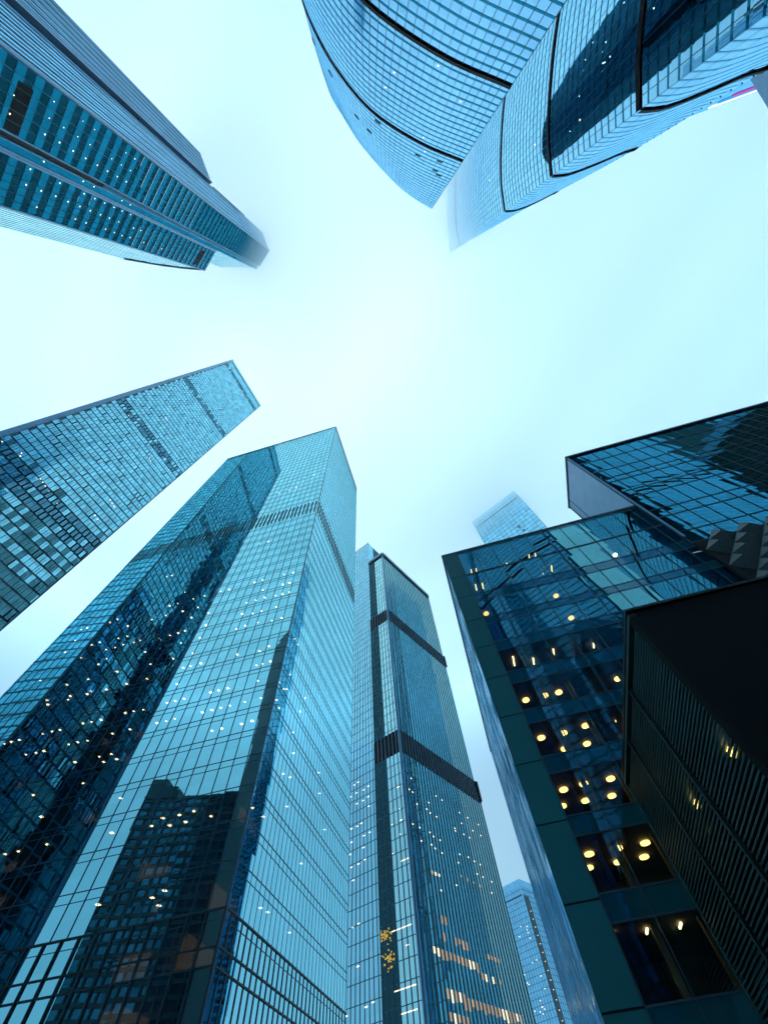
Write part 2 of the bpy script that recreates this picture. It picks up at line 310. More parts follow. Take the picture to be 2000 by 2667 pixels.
# ================================================================== dark tower behind it: striped pair
def striped_pair():
    U = 1.36      # pair scaled up about the camera eye by this factor (a storey is 2.95 unscaled, then 4 m)
    # finned tower
    d0 = (-12.06, 121.32); d1 = (-3.78, 116.1); d2 = (19.62, 149.4)
    root = thing('office_tower', d1[0] * U, d1[1] * U, 'tall tower of thin vertical fins crossed by two wide black bands', 'skyscraper')
    gl = glass('glass_finned', (.55, .95, 1.0), .74, (1.45, 3.0), .003, 0, .004, .1, inner=(.015, .05, .06), vary=.06)
    tr, nr, Lr = frame_of(d1, d2); tl, nl, Ll = frame_of(d1, d0)
    gdk = glass('glass_recess', (.06, .2, .25), .28, (1.42, 3.0), .02, 0, .01, .1, inner=(.004, .02, .022), vary=.2)  # dark tint stands in for the reflection on this strip; no real recess
    stages = ((-ZC / U, 77.6, 1.9, .5), (77.6, 134.2, 1.0, .25), (134.2, 180, 0, 0))
    for z0, z1, ex, exl in stages:
        b = MB(U); b.wall(d1, add(d1, tr, Lr + ex), z0, z1); b.build('right_glazing', gl, root)
        b = MB(U); b.wall(d1, add(d1, tl, Ll + exl), z0, z1); b.build('left_glazing', gl, root)
        b = MB(U); u = 0.0
        while u < Lr + ex + .05:
            b.box(d1, tr, nr, u - .33, u + .33, 0, .10, z0, z1 if z1 < 179 else 177.5); u += 1.45
        b.build('fins', M['fin'], root)
        b = MB(U); u = 1.4
        while u < Ll + exl + .1:
            b.box(d1, tl, nl, u - .10, u + .10, 0, .10, z0, z1 if z1 < 179 else 177.5); u += 1.42
        b.build('left_fins', M['frame'], root)
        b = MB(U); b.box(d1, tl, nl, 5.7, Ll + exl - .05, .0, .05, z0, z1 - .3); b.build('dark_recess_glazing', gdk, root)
        b = MB(U); z = z0 + 1
        while z < z1 - 1:
            b.box(d1, tl, nl, 0, Ll + exl, 0, .06, z, z + .12); z += 2.95
        b.build('transoms', M['frame_mid'], root)
        if ex:   # small step in the outline
            b = MB(U); b.box(d1, tr, nr, Lr + ex - .6, Lr + ex + .3, -3, .5, z1 - 6.2, z1); b.build('shoulder', M['band'], root)
    b = MB(U)
    for za, zb in ((127.6, 134.2), (70.8, 77.6)):
        b = MB(U); b.box(d1, tr, nr, 0, Lr + (1 if za > 100 else 1.9), .0, .16, za, zb); b.box(d1, tl, nl, 0, Ll, .0, .16, za, zb); b.build('black_band', M['black'], root)
        c = MB(U); u = 0.0
        while u < Lr + 1:
            c.box(d1, tr, nr, u - .07, u + .07, .16, .21, za - .5, zb + .5); u += 1.45
        u = 1.4
        while u < Ll:
            c.box(d1, tl, nl, u - .06, u + .06, .16, .21, za - .5, zb + .5); u += 1.42
        c.build('fin_caps', M['lav'], root)
    b = MB(U); b.box(d1, tr, nr, -.15, .30, 0, .25, -ZC / U, 178.8); b.box(d1, tl, nl, .16, .45, 0, .24, -ZC / U, 178.8); b.build('corner_post', M['lav'], root)
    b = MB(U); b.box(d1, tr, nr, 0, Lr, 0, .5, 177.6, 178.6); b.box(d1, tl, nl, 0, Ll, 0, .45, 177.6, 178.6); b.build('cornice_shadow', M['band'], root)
    b = MB(U); b.box(d1, tr, nr, -.1, Lr, -.2, .6, 178.8, 180.3); b.box(d1, tl, nl, -.1, Ll, -.2, .6, 178.8, 180.3); b.build('roof_coping', M['lav'], root)
    d3 = (d2[0] + tl[0] * Ll, d2[1] + tl[1] * Ll)
    b = MB(U); b.wall(add(d2, tr, 1.9), add(d3, tr, 1.9), -ZC / U, 77); b.wall(d2, d3, 77, 180); b.wall(d3, d0, -ZC / U, 180); b.build('rear_wall', M['rear'], root)
    b = MB(U); b.cap([d1, d0, d3, d2], 179.5); b.build('roof', M['roof'], root)
    dots = [(3.8,64.3),(2.5,60.9),(4.3,60.7),(5.1,58.2),(10.9,60.5),(11.0,57.9),(14.1,57.9),(2.3,52.6),(5.1,52.7),(8.8,58.4),(17.9,63.6),(8.7,52.9),(10.6,52.4),(4.5,49.8),(14.0,52.4),(10.8,49.8),(8.7,50.2),(13.9,49.6),(27.2,63.1),(30.5,63.1),(27.0,60.3),(21.8,57.7),(23.0,57.1),(27.1,57.5),(36.9,63.0),(33.3,60.1),(36.7,60.1),(30.1,57.5),(26.9,52.1),(21.5,49.4),(29.8,51.9),(33.3,51.9),(29.6,49.1),(22.9,51.6),(36.5,49.1),(33.2,49.1),(35.7,46.4),(17.6,44.1),(11.0,41.5),(15.1,63.7)]
    for u, z in dots:
        u = round((u - .725) / 1.45) * 1.45 + .725
        b = MB(U); b.box(d1, tr, nr, u - .2, u + .2, .02, .07, z - .12, z + .12); b.build('office_lamp', M['lampA'], root)
    cnt = [0]; many = MB(U)
    def run(ua, ub, z, h, dens, t, n, mod, off):
        k = math.floor(ua / mod)
        while k * mod + off < ub:
            u = k * mod + off
            if u > ua and random.random() < dens:
                hh = h * random.uniform(.5, 1)
                b = MB(U) if cnt[0] < 98 else many; cnt[0] += 1
                b.box(d1, t, n, u - mod * .20, u + mod * .20, .02, .12, z - hh, z)
                if b is not many: b.build('lit_window', M[random.choice(('litroom', 'litdim', 'litdim', 'litwarm'))], root)
            k += 1
    for r in ((8, 12, 36.8, 1.5, .95), (7, 19, 34.0, 1.5, .8), (5, 22, 31.2, 1.8, .95), (22, 31, 29.9, 1.2, .6), (26, 32, 33.4, 1.0, .7), (7, 14, 25.8, 1.7, .8), (13, 36, 25.4, 1.8, .92), (6, 16, 22.8, 1.8, .8), (16, 36, 19.8, 1.6, .6), (7, 12, 44.6, .8, .5), (21, 31, 46.8, .7, .5), (30, 38, 22.4, 1.2, .5)):
        run(r[0], r[1], r[2], r[3], r[4], tr, nr, 1.45, .725)
    if many.v: many.build('lit_windows', M['litroom'], root, kind='stuff')
    for u, z, l in ((2.0, 61.5, 1.2), (2.2, 56.1, .3), (1.9, 53.5, 1.0), (2.6, 50.6, .3), (1.8, 45.2, 2.6), (4.2, 34.0, 5.8), (3.0, 31.2, .8), (4.2, 25.6, 5.6), (3.8, 22.6, 4.0), (5.0, 53.5, .3), (5.3, 47.4, .3), (3.0, 19.5, 4.0)):
        b = MB(U); b.box(d1, tl, nl, u - l / 2, u + l / 2, .02, .06, z - .07, z + .07); b.build('ceiling_light_line', M['lampA'], root)
    for u, z, h in ((9.3, 34.6, 1.6), (8.4, 31.2, 1.9)):
        for k in range(36):
            b = MB(U) if k == 0 else b
            uu = u - .6 + random.gauss(0, .9); z_ = z - h / 2 + random.gauss(0, .6); s = random.uniform(.05, .13)
            uu = min(max(uu, 6.5), 9.7)
            b.box(d1, tl, nl, uu - s, uu + s, .06, .30, z_ - s, z_ + s)
        b.build('gold_decoration', M['gold'], root)
    # smooth pale tower standing against it
    e1 = (-12.095, 122.9); H1 = 205
    root = thing('office_tower', e1[0] * U, e1[1] * U, 'smooth pale gridded tower squeezed between the broad glass tower and the finned tower', 'skyscraper')
    e0 = add(e1, (-.838, .545), 27)
    gl = glass('glass_pale', (.42, .84, 1.0), .72, (2.4, 2.98), .006, 0, .01, .08, inner=(.02, .07, .1), vary=.05)
    t, n, L = frame_of(e1, e0)
    b = MB(U); b.wall(e1, e0, -ZC / U, H1 - 3); b.build('front_glazing', gl, root)
    b = MB(U); z = -1.0
    while z < H1 - 4: b.box(e1, t, n, 0, L, 0, .06, z, z + .12); z += 2.98
    b.build('transoms', M['frame_mid'], root)
    b = MB(U); u = 0.0
    while u < L: b.box(e1, t, n, u - .06, u + .06, 0, .10, -ZC / U, H1 - 3); u += 1.3
    b.build('mullions', M['frame_mid'], root)
    b = MB(U); u = 0.0
    while u < L: b.box(e1, t, n, u, u + 1.0, -.3, 0.02, H1 - 3, H1); u += 1.6
    b.build('crown_panels', M['lav'], root)
    s1 = add(e1, (.545, .838), 4.5); s2 = add(e1, (.545, .838), 30)
    b = MB(U); b.wall(e1, s1, -ZC / U, H1 - 1); b.build('side_glazing', gl, root)
    b = MB(U); b.wall(s1, s2, -ZC / U, H1 - 1); b.build('side_cladding', M['lav'], root)
    t2, n2, L2 = frame_of(e1, s2)
    b = MB(U); u = 4.7
    while u < L2: b.box(e1, t2, n2, u, u + .35, .0, .15, 150, H1 - 1.2); u += .8
    b.build('side_fins', M['fin'], root)
    s3 = (s2[0] + e0[0] - e1[0], s2[1] + e0[1] - e1[1])
    b = MB(U); b.wall(s2, s3, -ZC / U, H1 - 3); b.wall(s3, e0, -ZC / U, H1 - 3); b.build('rear_wall', M['rear'], root)
    b = MB(U); b.cap([e1, e0, s3, s2], H1 - 3.1); b.build('roof', M['roof'], root)
    for u, z in [(8.9,69.1),(7.3,69.3),(3.2,66.6),(5.1,66.3),(7.9,66.5),(10.2,66.3),(3.3,63.8),(5.3,63.5),(7.7,63.5),(11.5,63.6),(3.2,61.3),(6.0,58.0),(7.6,57.8),(9.7,57.9),(11.8,57.6),(2.9,54.9),(5.1,54.8),(9.6,54.7),(5.3,52.2),(10.1,52.1),(4.9,49.5),(7.0,49.2),(9.4,49.2),(12.0,49.3),(8.9,46.4),(6.8,38.0),(8.9,37.8),(11.2,34.9),(11.4,32.2),(7.1,31.3),(12.3,28.9),(2.9,25.6),(4.8,25.3),(11.3,26.0),(10.3,25.0)]:
        b = MB(U); b.box(e1, t, n, u - .36, u + .36, .02, .06, z - .09, z + .09); b.build('office_lamp', M['lampA'], root)
striped_pair()

# ================================================================== woven tower on the left
def woven_tower():
    H = 340.0
    b0 = (-106.30, 18.22); b1 = (-93.34, 55.81)
    root = thing('office_tower', b1[0], b1[1], 'tapering-looking tower on the left with staggered window panels like basket weave', 'skyscraper')
    t, n, L = frame_of(b0, b1)
    back = plain('spandrel_teal', (.012, .15, .24), .25, 0, .8)
    b = MB(); b.wall(b0, b1, -ZC, H); b.build('spandrel_wall', back, root)
    gl = glass('glass_woven', (.36, .84, 1.0), .72, (1.35, 3.4), .018, .0, .02, .1, inner=(.012, .06, .08), vary=.16)
    dk = glass('glass_woven_dark', (.16, .42, .56), .6, (1.35, 3.4), .03, 0, .02, .1, inner=(.008, .03, .035), vary=.2)
    g1, g2, g3, slots = MB(), MB(), MB(), MB()
    nf = int((H - 4) / 3.4)
    bands = ((58, 67), (104.5, 111.5), (172, 178.9), (240, 246.5), (318, 323))
    def boxuv(m, u0, u1, k, z0, z1):
        def P(u, kk, z): return (b0[0] + t[0] * u + n[0] * kk, b0[1] + t[1] * u + n[1] * kk, z)
        uvs = [(u0, z0), (u1, z0), (u1, z1), (u0, z1)]
        m.poly([P(u0, k, z0), P(u1, k, z0), P(u1, k, z1), P(u0, k, z1)], uvs)
        m.poly([P(u0, 0, z0), P(u1, 0, z0), P(u1, k, z0), P(u0, k, z0)], uvs)
        m.poly([P(u0, 0, z0), P(u0, k, z0), P(u0, k, z1), P(u0, 0, z1)], uvs)
        m.poly([P(u1, 0, z0), P(u1, k, z0), P(u1, k, z1), P(u1, 0, z1)], uvs)
    for f in range(nf):
        z = 1.0 + f * 3.4
        dark = any(a <= z + 1.7 <= c for a, c in bands)
        u = .5 + (0.0 if f % 2 else .675)
        while u < L - .6:
            wd = 1.35
            gap = .08
            if dark:
                if random.random() < .62: slots.box(b0, t, n, u + .02, u + .36, .01, .34, z + .1, z + 3.2); u0 = u + .36
                else: u0 = u + gap
                m = g2 if random.random() < .8 else g1
            else:
                r = random.random()
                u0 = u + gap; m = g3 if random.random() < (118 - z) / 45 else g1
                if r < .085: slots.box(b0, t, n, u - .02, u + .30, .01, .34, z, z + 3.0); u0 = u + .30
                elif r < .2: slots.box(b0, t, n, u + .6, u + .68, .01, .30, z + .6, z + 2.9)
            boxuv(m, u0, min(u + wd - gap, L - .3), random.choice((.18, .22, .26)), z + .42, z + 3.24)
            u += wd
    lowg = glass('glass_woven_lower', (.14, .42, .50), .46, (1.35, 3.4), .02, 0, .02, .1, inner=(.006, .03, .03), vary=.25)  # darker lower panes, tinted so their mirror image in the central tower dims
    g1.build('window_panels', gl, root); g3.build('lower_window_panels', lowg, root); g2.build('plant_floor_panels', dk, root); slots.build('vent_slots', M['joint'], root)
    b = MB()
    b.box(b0, t, n, -1.1, .4, -.8, .5, -ZC, H); b.build('corner_pilaster', M['lav'], root)
    b = MB(); b.box(b0, t, n, L - .3, L + .1, -.3, .3, -ZC, H); b.build('edge_trim', M['frame_mid'], root)
    b = MB(); b.box(b0, t, n, -1, L, -.3, .35, H - 3.4, H); b.build('parapet', gl, root)
    b2_ = add(b1, n, -34); b3_ = add(b0, n, -34)
    b = MB(); b.wall(b1, b2_, -ZC, H - 1); b.build('side_glazing', gl, root)
    b = MB(); b.wall(b2_, b3_, -ZC, H - 1); b.wall(b3_, b0, -ZC, H - 1); b.build('side_wall', back, root)
    b = MB(); z = 1.0; sn = (t[0], t[1])
    while z < H - 4: b.box(b1, (-n[0], -n[1]), sn, 0, 34, 0, .06, z, z + .5); z += 3.4
    b.build('side_spandrels', back, root)
    b = MB(); b.cap([b0, b1, b2_, b3_], H - 1.5); b.build('roof', M['roof'], root)
    for u, z in [(1.6,112.9),(6.2,115.1),(6.8,114.0),(14.6,113.4),(15.7,113.2),(16.9,112.9),(18.8,112.5),(22.8,111.5),(31.8,119.3),(33.2,119.0),(30.6,129.5),(31.8,129.1),(33.1,128.7),(7.9,171.8),(9.5,171.6),(10.8,171.5),(14.2,196.2),(15.3,196.0),(16.4,195.8),(26.3,164.0),(27.5,163.5),(25.8,234.0)]:
        b = MB(); b.box(b0, t, n, u - .16, u + .16, .27, .31, z - .16, z + .16); b.build('office_lamp', M['lampA'], root)
woven_tower()

# ================================================================== ribbed tower, upper left
def ribbed_tower():
    q = (-.7225, .6914); r = (-.2, -.98); wv = (-.98, .2)
    c = (-60.4, -52.6)
    root = thing('office_tower', c[0], c[1], 'ribbed teal tower in the upper left with striped floors and a stepped top', 'skyscraper')
    FLA = 4.98
    gt = glass('glass_teal_light', (.012, .27, .42), .62, (2.1, FLA), .008, 0, .008, .08, inner=(.004, .10, .14), vary=.08)
    gd = glass('glass_teal_dark', (.01, .10, .15), .5, (2.1, FLA), .012, 0, .012, .08, inner=(.003, .035, .04), vary=.12)
    gr = glass('glass_ribbed', (.34, .74, 1.0), .85, (1.9, FLA), .02, 0, .02, .1, inner=(.015, .08, .13), vary=.10)
    gp = glass('glass_fluted', (.62, .95, 1.0), .95, (1.2, FLA), .01, 0, .01, .1, inner=(.02, .1, .15), vary=.05)
    HT, HL, HR = 345.0, 252.0, 242.0
    d = add(c, q, 12.7)
    bpt = add(c, r, 12.9)
    # tall shaft: striped face
    def striped(p, L, z1, dark_list, name):
        t, n, _ = frame_of(p, add(p, q, L))
        a, b_ = MB(), MB()
        z = -1.0; 
        while z < z1:
            za, zb, zc = z, min(z + 2.55, z1), min(z + FLA, z1)
            a.poly([(*add(p, q, 0, n, 0), za), (*add(p, q, L, n, 0), za), (*add(p, q, L, n, 0), zb), (*add(p, q, 0, n, 0), zb)], [(0, za), (L, za), (L, zb), (0, zb)])
            if zc > zb: b_.poly([(*add(p, q, 0, n, .06), zb), (*add(p, q, L, n, .06), zb), (*add(p, q, L, n, .06), zc), (*add(p, q, 0, n, .06), zc)], [(0, zb), (L, zb), (L, zc), (0, zc)])
            z += FLA
        a.build(name + '_windows', gd, root); b_.build(name + '_spandrels', gt, root)
        m = MB(); k = 0
        for i in range(0, 7): m.box(p, q, n, i * L / 6 - .05, i * L / 6 + .05, 0, .14, -ZC, z1)
        m.build(name + '_mullions', M['frame_mid'] if name == 'tall' else M['frame'], root)
        for (u0, u1, za, zb) in dark_list:
            m = MB(); m.box(p, q, n, u0, u1, .02, .10, za, zb); m.build('dark_opening', M['black'], root)
        return n
    nq = striped(c, 12.7, HT, ((3.0, 12.5, 112.5, 116.5),), 'tall')
    # ribbed faces
    def ribbed(p, dirv, L, z1, nrib, name, roofz=None):
        t, n, _ = frame_of(p, add(p, dirv, L))
        m = MB(); z1b = roofz if roofz else z1
        e = add(p, dirv, L)
        m.poly([(*p, -ZC), (*e, -ZC), (*e, z1b), (*p, z1)], [(0, -ZC), (L, -ZC), (L, z1b), (0, z1)]); m.build(name + '_glazing', gr, root)
        m = MB()
        for i in range(nrib):
            u = (i + .5) * L / nrib
            m.box(p, dirv, n, u - .20, u + .20, 0, .10, -ZC, z1 + (z1b - z1) * u / L)
        m.build(name + '_ribs', M['frame'], root)
        m = MB()
        for i in range(nrib + 1):
            u = i * L / nrib
            m.box(p, dirv, n, u - .16, u + .16, 0, .16, -ZC, z1 + (z1b - z1) * u / L)
        m.build(name + '_fins', M['lav'], root)
        return n
    m = MB(); nr_ = ribbed(add(c, r, .8), r, 10.6, HT, 5, 'tall_flank')
    m.box(c, r, nr_, 0, .8, -.3, .45, -ZC, HT); m.build('corner_pilaster', M['lav'], root)
    # recess between the flanks
    m = MB(); m.wall(add(c, r, 11.4, nr_, -1.2), add(c, r, 14.2, nr_, -1.2), -ZC, HR); m.build('recess', gd, root)
    m = MB(); m.box(c, r, nr_, 11.35, 11.6, -1.2, .3, -ZC, HT); m.box(c, r, nr_, 14.1, 14.7, -1.2, .5, -ZC, HR); m.build('recess_trim', M['lav'], root)
    ribbed(add(c, r, 14.6), r, 11.6, HR, 6, 'low_flank', HR + 2)
    # groove and narrow face
    m = MB(); m.wall(add(d, q, .2, nq, -.9), add(d, q, 1.6, nq, -.9), -ZC, HT - 2); m.build('groove', M['band'], root)
    m = MB(); m.box(d, q, nq, 0, .28, -.9, .25, -ZC, HT); m.box(d, q, nq, 1.5, 1.7, -.9, .25, -ZC, HT - 2); m.box(d, q, nq, 3.25, 4.3, -.8, .45, -ZC, HL); m.build('groove_trim', M['lav'], root)
    m = MB(); m.box(d, q, nq, 3.70, 3.80, .45, .52, -ZC, HL); m.build('trim_seam', M['frame_mid'], root)
    m = MB(); m.wall(add(d, q, 1.7), add(d, q, 3.3), -ZC, HT - 4, 3.0); m.build('narrow_glazing', gt, root)
    e = add(d, q, 4.3); f = add(c, q, 28.0)
    Lf = 28.0 - 12.7 - 4.3
    striped(e, Lf, HL, ((0, 3.9, 110, 113.7), (1.8, Lf - 1.2, 233, 239.5)), 'low')
    m = MB(); m.box(f, q, nq, -.1, .35, -.3, .3, -ZC, HL); m.build('edge_trim', M['lav'], root)
    # fluted side with the swooping roof line
    prof = [((0, 0), 252), ((3.3, 0), 236), ((6.5, 0), 214), ((9.0, 0), 186)]
    pts = [add(f, wv, a[0][0]) for a in prof]; zs = [a[1] for a in prof]
    pts.append((-110, -39.6)); zs.append(176)
    m = MB(); u = 0
    for i in range(len(pts) - 2):
        l = math.dist(pts[i], pts[i + 1])
        m.poly([(*pts[i], -ZC), (*pts[i + 1], -ZC), (*pts[i + 1], zs[i + 1]), (*pts[i], zs[i])], [(u, 0), (u + l, 0), (u + l, zs[i + 1]), (u, zs[i])]); u += l
    m.build('fluted_wall', gp, root)
    m = MB(); tt, nn_, _ = frame_of(f, pts[3])
    for k in range(11):
        uu = .3 + k * .8; zt = 252 - (252 - 186) * (uu / 9.0) ** 1.15
        m.box(f, wv, nn_, uu - .05, uu + .05, 0, .05, -ZC, zt)
    m.build('flutes', M['frame_mid'], root)
    m = MB()
    for i in range(len(pts) - 2):
        a, b_ = pts[i], pts[i + 1]
        P = lambda s, k, z: (*add(s, nn_, k), z)
        m.poly([P(a, .3, zs[i] - 4.5), P(b_, .3, zs[i + 1] - 5.5), P(b_, .3, zs[i + 1]), P(a, .3, zs[i])])
        m.poly([P(a, .3, zs[i]), P(b_, .3, zs[i + 1]), P(b_, -1, zs[i + 1]), P(a, -1, zs[i])])
    m.build('roof_edge', M['frame_mid'], root)
    # back walls, upper side wall of the tall shaft
    dd = add(d, q, 1.7); k1 = add(d, wv, 17.3)
    m = MB(); m.poly([(*d, 150), (*add(d, wv, 17.3), 150), (*k1, 303), (*add(d, wv, 14), 309), (*add(d, wv, 12.5), 316), (*add(d, wv, 3), 346), (*d, 346)], [(0, 150), (17, 150), (17, 305), (14, 309), (12, 316), (3, 347), (0, 347)]); m.build('upper_side_wall', gp, root)
    m = MB(); td, nd, _ = frame_of(d, k1)
    for k in range(16):
        uu = 3.5 + k * .85
        m.box(d, wv, nd, uu - .05, uu + .05, 0, .05, 200, 344 - (uu - 3) * 2.9)
    m.build('upper_flutes', M['frame_mid'], root)
    a1 = add(c, r, 26.2); w1 = (-125, -70); w2 = (-100, -95)
    m = MB(); m.wall(a1, w2, -ZC, HR); m.wall(w2, w1, -ZC, HR); m.wall(w1, (-110, -39.6), -ZC, 176); m.poly([(*pts[3], -ZC), (*pts[4], -ZC), (*pts[4], 176), (*pts[3], 186)]); m.build('rear_wall', M['rear'], root)
    m = MB(); m.wall(bpt, k1, HR, 300); m.build('rear_shaft_wall', M['rear'], root)
    m = MB(); m.cap([add(c, r, 14.5), a1, w2, w1, (-110, -39.6), f, e], 174); m.build('roof', M['roof'], root)
    m = MB(); m.cap([add(c, r, 11.5), c, d, k1], 300); m.build('shaft_roof', M['roof'], root)
    lam = [(5.9,112.5),(2.4,122.2),(5.9,122.5),(2.2,132.1),(2.2,136.8),(5.9,132.4),(5.9,127.3),(5.9,137.3),(9.4,132.7),(9.3,127.7),(9.4,122.9),(9.4,112.9),(9.4,137.7),(9.4,142.8),(9.4,147.6),(9.3,152.6),(9.3,157.5),(2.4,151.8),(2.3,156.8),(5.9,152.1),(5.8,157.1),(5.9,147.2),(14.9,125.3),(14.9,140.1),(14.9,144.9),(14.9,159.4),(14.9,164.4)]
    lam += [(17.8,122.4),(17.9,132.5),(17.8,142.3),(17.8,147.2),(17.8,152.1),(17.8,157.1),(17.8,161.8),(21.5,122.8),(21.5,127.7),(21.4,132.8),(21.5,137.7),(21.5,142.7),(21.5,147.5),(21.5,152.5),(25.7,128.2),(17.7,166.9),(21.5,172.0),(21.3,177.0),(25.3,167.6),(25.0,172.6),(25.0,182.4),(25.1,157.7),(25.2,162.8),(25.3,147.9),(25.3,143.0),(21.4,157.2),(21.4,162.5),(25.0,197.3)]
    for u, z in lam:
        b = MB(); s = .10 if u in (2.4, 2.2, 5.9, 5.8) else .15
        b.box(c, q, nq, u - s, u + s, .08, .16, z - s, z + s); b.build('office_lamp', M['lampA'], root)
ribbed_tower()

# ================================================================== the two sail towers
def resample(pts, step):
    # Catmull-Rom through the points, then even spacing
    P = [(2 * pts[0][0] - pts[1][0], 2 * pts[0][1] - pts[1][1])] + list(pts) + [(2 * pts[-1][0] - pts[-2][0], 2 * pts[-1][1] - pts[-2][1])]
    o = []
    for i in range(1, len(P) - 2):
        for k in range(12):
            s = k / 12
            o.append(tuple(.5 * ((2 * P[i][a]) + (-P[i - 1][a] + P[i + 1][a]) * s + (2 * P[i - 1][a] - 5 * P[i][a] + 4 * P[i + 1][a] - P[i + 2][a]) * s * s + (-P[i - 1][a] + 3 * P[i][a] - 3 * P[i + 1][a] + P[i + 2][a]) * s ** 3) for a in (0, 1)))
    o.append(pts[-1])
    acc = [0]
    for i in range(1, len(o)): acc.append(acc[-1] + math.dist(o[i], o[i - 1]))
    n = max(2, round(acc[-1] / step)) if step > 0 else int(-step)
    res = []
    j = 0
    for k in range(n + 1):
        s = acc[-1] * k / n
        while j < len(acc) - 2 and acc[j + 1] < s: j += 1
        f = (s - acc[j]) / max(1e-6, acc[j + 1] - acc[j]); res.append((o[j][0] + (o[j + 1][0] - o[j][0]) * f, o[j][1] + (o[j + 1][1] - o[j][1]) * f))
    return res, acc[-1]

def sail(name,  label, Lo, Up, zb, zt, ztop, gl, ncol, FL, bands, faces=('left',), rear=None, spm=None, vents=0, sph=.5, lamps=()):
    root = thing('curved_tower', Lo[faces[0]][0][0], Lo[faces[0]][0][1], label, 'skyscraper')
    def fz(z): 
        return max(0.0, (z - zb) / (zt - zb)) ** 2 if z > zb else 0.0
    nfl = int((ztop + 1) / FL)
    zs = [-ZC] + [ztop - FL * k for k in range(nfl, -1, -1)]
    for fc in faces:
        rings = []
        for z in zs:
            f = min(fz(z), 2.2)
            pts = [(a[0] + (b[0] - a[0]) * f, a[1] + (b[1] - a[1]) * f) for a, b in zip(Lo[fc], Up[fc])]
            rr, L = resample(pts, -ncol[fc]); rings.append((rr, L))
        n = len(rings[0][0])
        b = MB()
        for i in range(len(zs) - 1):
            for k in range(n - 1):
                A, B = rings[i], rings[i + 1]; l = A[1] / (n - 1)
                b.poly([(*A[0][k], zs[i]), (*A[0][k + 1], zs[i]), (*B[0][k + 1], zs[i + 1]), (*B[0][k], zs[i + 1])], [(k * 3, zs[i]), (k * 3 + 3, zs[i]), (k * 3 + 3, zs[i + 1]), (k * 3, zs[i + 1])])
        # share vertices between cells so the curve shades smoothly
        ob = b.build(fc + '_glazing', gl[fc], root)
        import bmesh
        bm = bmesh.new(); bm.from_mesh(ob.data); bmesh.ops.remove_doubles(bm, verts=bm.verts, dist=.01); bm.to_mesh(ob.data); bm.free()
        ob.data.polygons.foreach_set('use_smooth', [True] * len(ob.data.polygons))
        # spandrel ribbons, dark plant-floor ribbons and mullion lines follow the curve
        def ribbon(mb, i, z0, z1, off):
            rr = rings[i][0]
            nor = []
            for k in range(n):
                a, c_ = rr[max(0, k - 1)], rr[min(n - 1, k + 1)]
                t = unit((c_[0] - a[0], c_[1] - a[1])); nn_ = (-t[1], t[0])
                if nn_[0] * -rr[k][0] + nn_[1] * -rr[k][1] < 0 and fc != 'hidden': nn_ = (-nn_[0], -nn_[1])
                nor.append(nn_)
            # keep one side for the whole ribbon
            base = nor[0]
            for k in range(1, n):
                if nor[k][0] * nor[k - 1][0] + nor[k][1] * nor[k - 1][1] < 0: nor[k] = (-nor[k][0], -nor[k][1])
            for k in range(n - 1):
                a, c_ = add(rr[k], nor[k], off), add(rr[k + 1], nor[k + 1], off)
                mb.poly([(*a, z0), (*c_, z0), (*c_, z1), (*a, z1)], [(k * 3, z0), (k * 3 + 3, z0), (k * 3 + 3, z1), (k * 3, z1)])
                if off > .3: mb.poly([(*rr[k], z0), (*rr[k + 1], z0), (*c_, z0), (*a, z0)])
            return nor
        sm = MB()
        for i in range(2, len(zs) - 1):
            ribbon(sm, i, zs[i] - .62, zs[i] - .62 + 2.2 * sph, .05)
        sm.build(fc + '_spandrels', spm[fc], root)
        for za, zc in bands:
            i = min(range(len(zs)), key=lambda j: abs(zs[j] - za))
            bm_ = MB(); ribbon(bm_, i, za, zc, .40); bm_.build('plant_band', M['black'], root)
        mm = MB()
        for k in range(0, n):
            prev = None
            for i in range(len(zs)):
                rr = rings[i][0]
                a, c_ = rr[max(0, k - 1)], rr[min(n - 1, k + 1)]
                t = unit((c_[0] - a[0], c_[1] - a[1])); nn_ = (-t[1], t[0])
                if nn_[0] * -rr[k][0] + nn_[1] * -rr[k][1] < 0: nn_ = (-nn_[0], -nn_[1])
                cur = (add(rr[k], nn_, .14), t)
                if prev:
                    (p0, t0), (p1, t1) = prev, cur; w_ = .055
                    mm.poly([(*add(p0, t0, -w_), zs[i - 1]), (*add(p0, t0, w_), zs[i - 1]), (*add(p1, t1, w_), zs[i]), (*add(p1, t1, -w_), zs[i])])
                prev = cur
        mm.build(fc + '_mullions', M['frame_mid'], root)
        if vents and fc == faces[0]:
            for j in range(vents):
                i = random.randint(len(zs) - 21, len(zs) - 12); k = random.randint(2, n - 8)
                a, c_ = rings[i][0][k], rings[i][0][k + 1]
                t, nn_, l = frame_of(a, c_); v = MB(); v.box(a, t, nn_, 0, l, 0, .2, zs[i] + .6, zs[i] + 1.7); v.build('open_vent', M['band'], root)
        for (ff, ki, ii_) in lamps:
            if ff != fc: continue
            i = min(range(len(zs)), key=lambda j: abs(zs[j] - ii_))
            a, c_ = rings[i][0][ki], rings[i][0][ki + 1]
            t, nn_, l = frame_of(a, c_); v = MB(); v.box(a, t, nn_, l * .4, l * .4 + .5, .02, .12, zs[i] + 1.2, zs[i] + 1.6); v.build('office_lamp', M['lampA'] if fc == 'left' else M['lampB'], root)
    tp = []
    for fc in faces:
        f = min(fz(ztop), 2.2)
        pts = [(a[0] + (b[0] - a[0]) * f, a[1] + (b[1] - a[1]) * f) for a, b in zip(Lo[fc], Up[fc])]
        tp.append(resample(pts, -ncol[fc])[0])
    poly = list(reversed(tp[0])) + tp[1][1:]
    b = MB(); b.cap(poly, ztop - .3); b.build('roof', M['roof'], root)
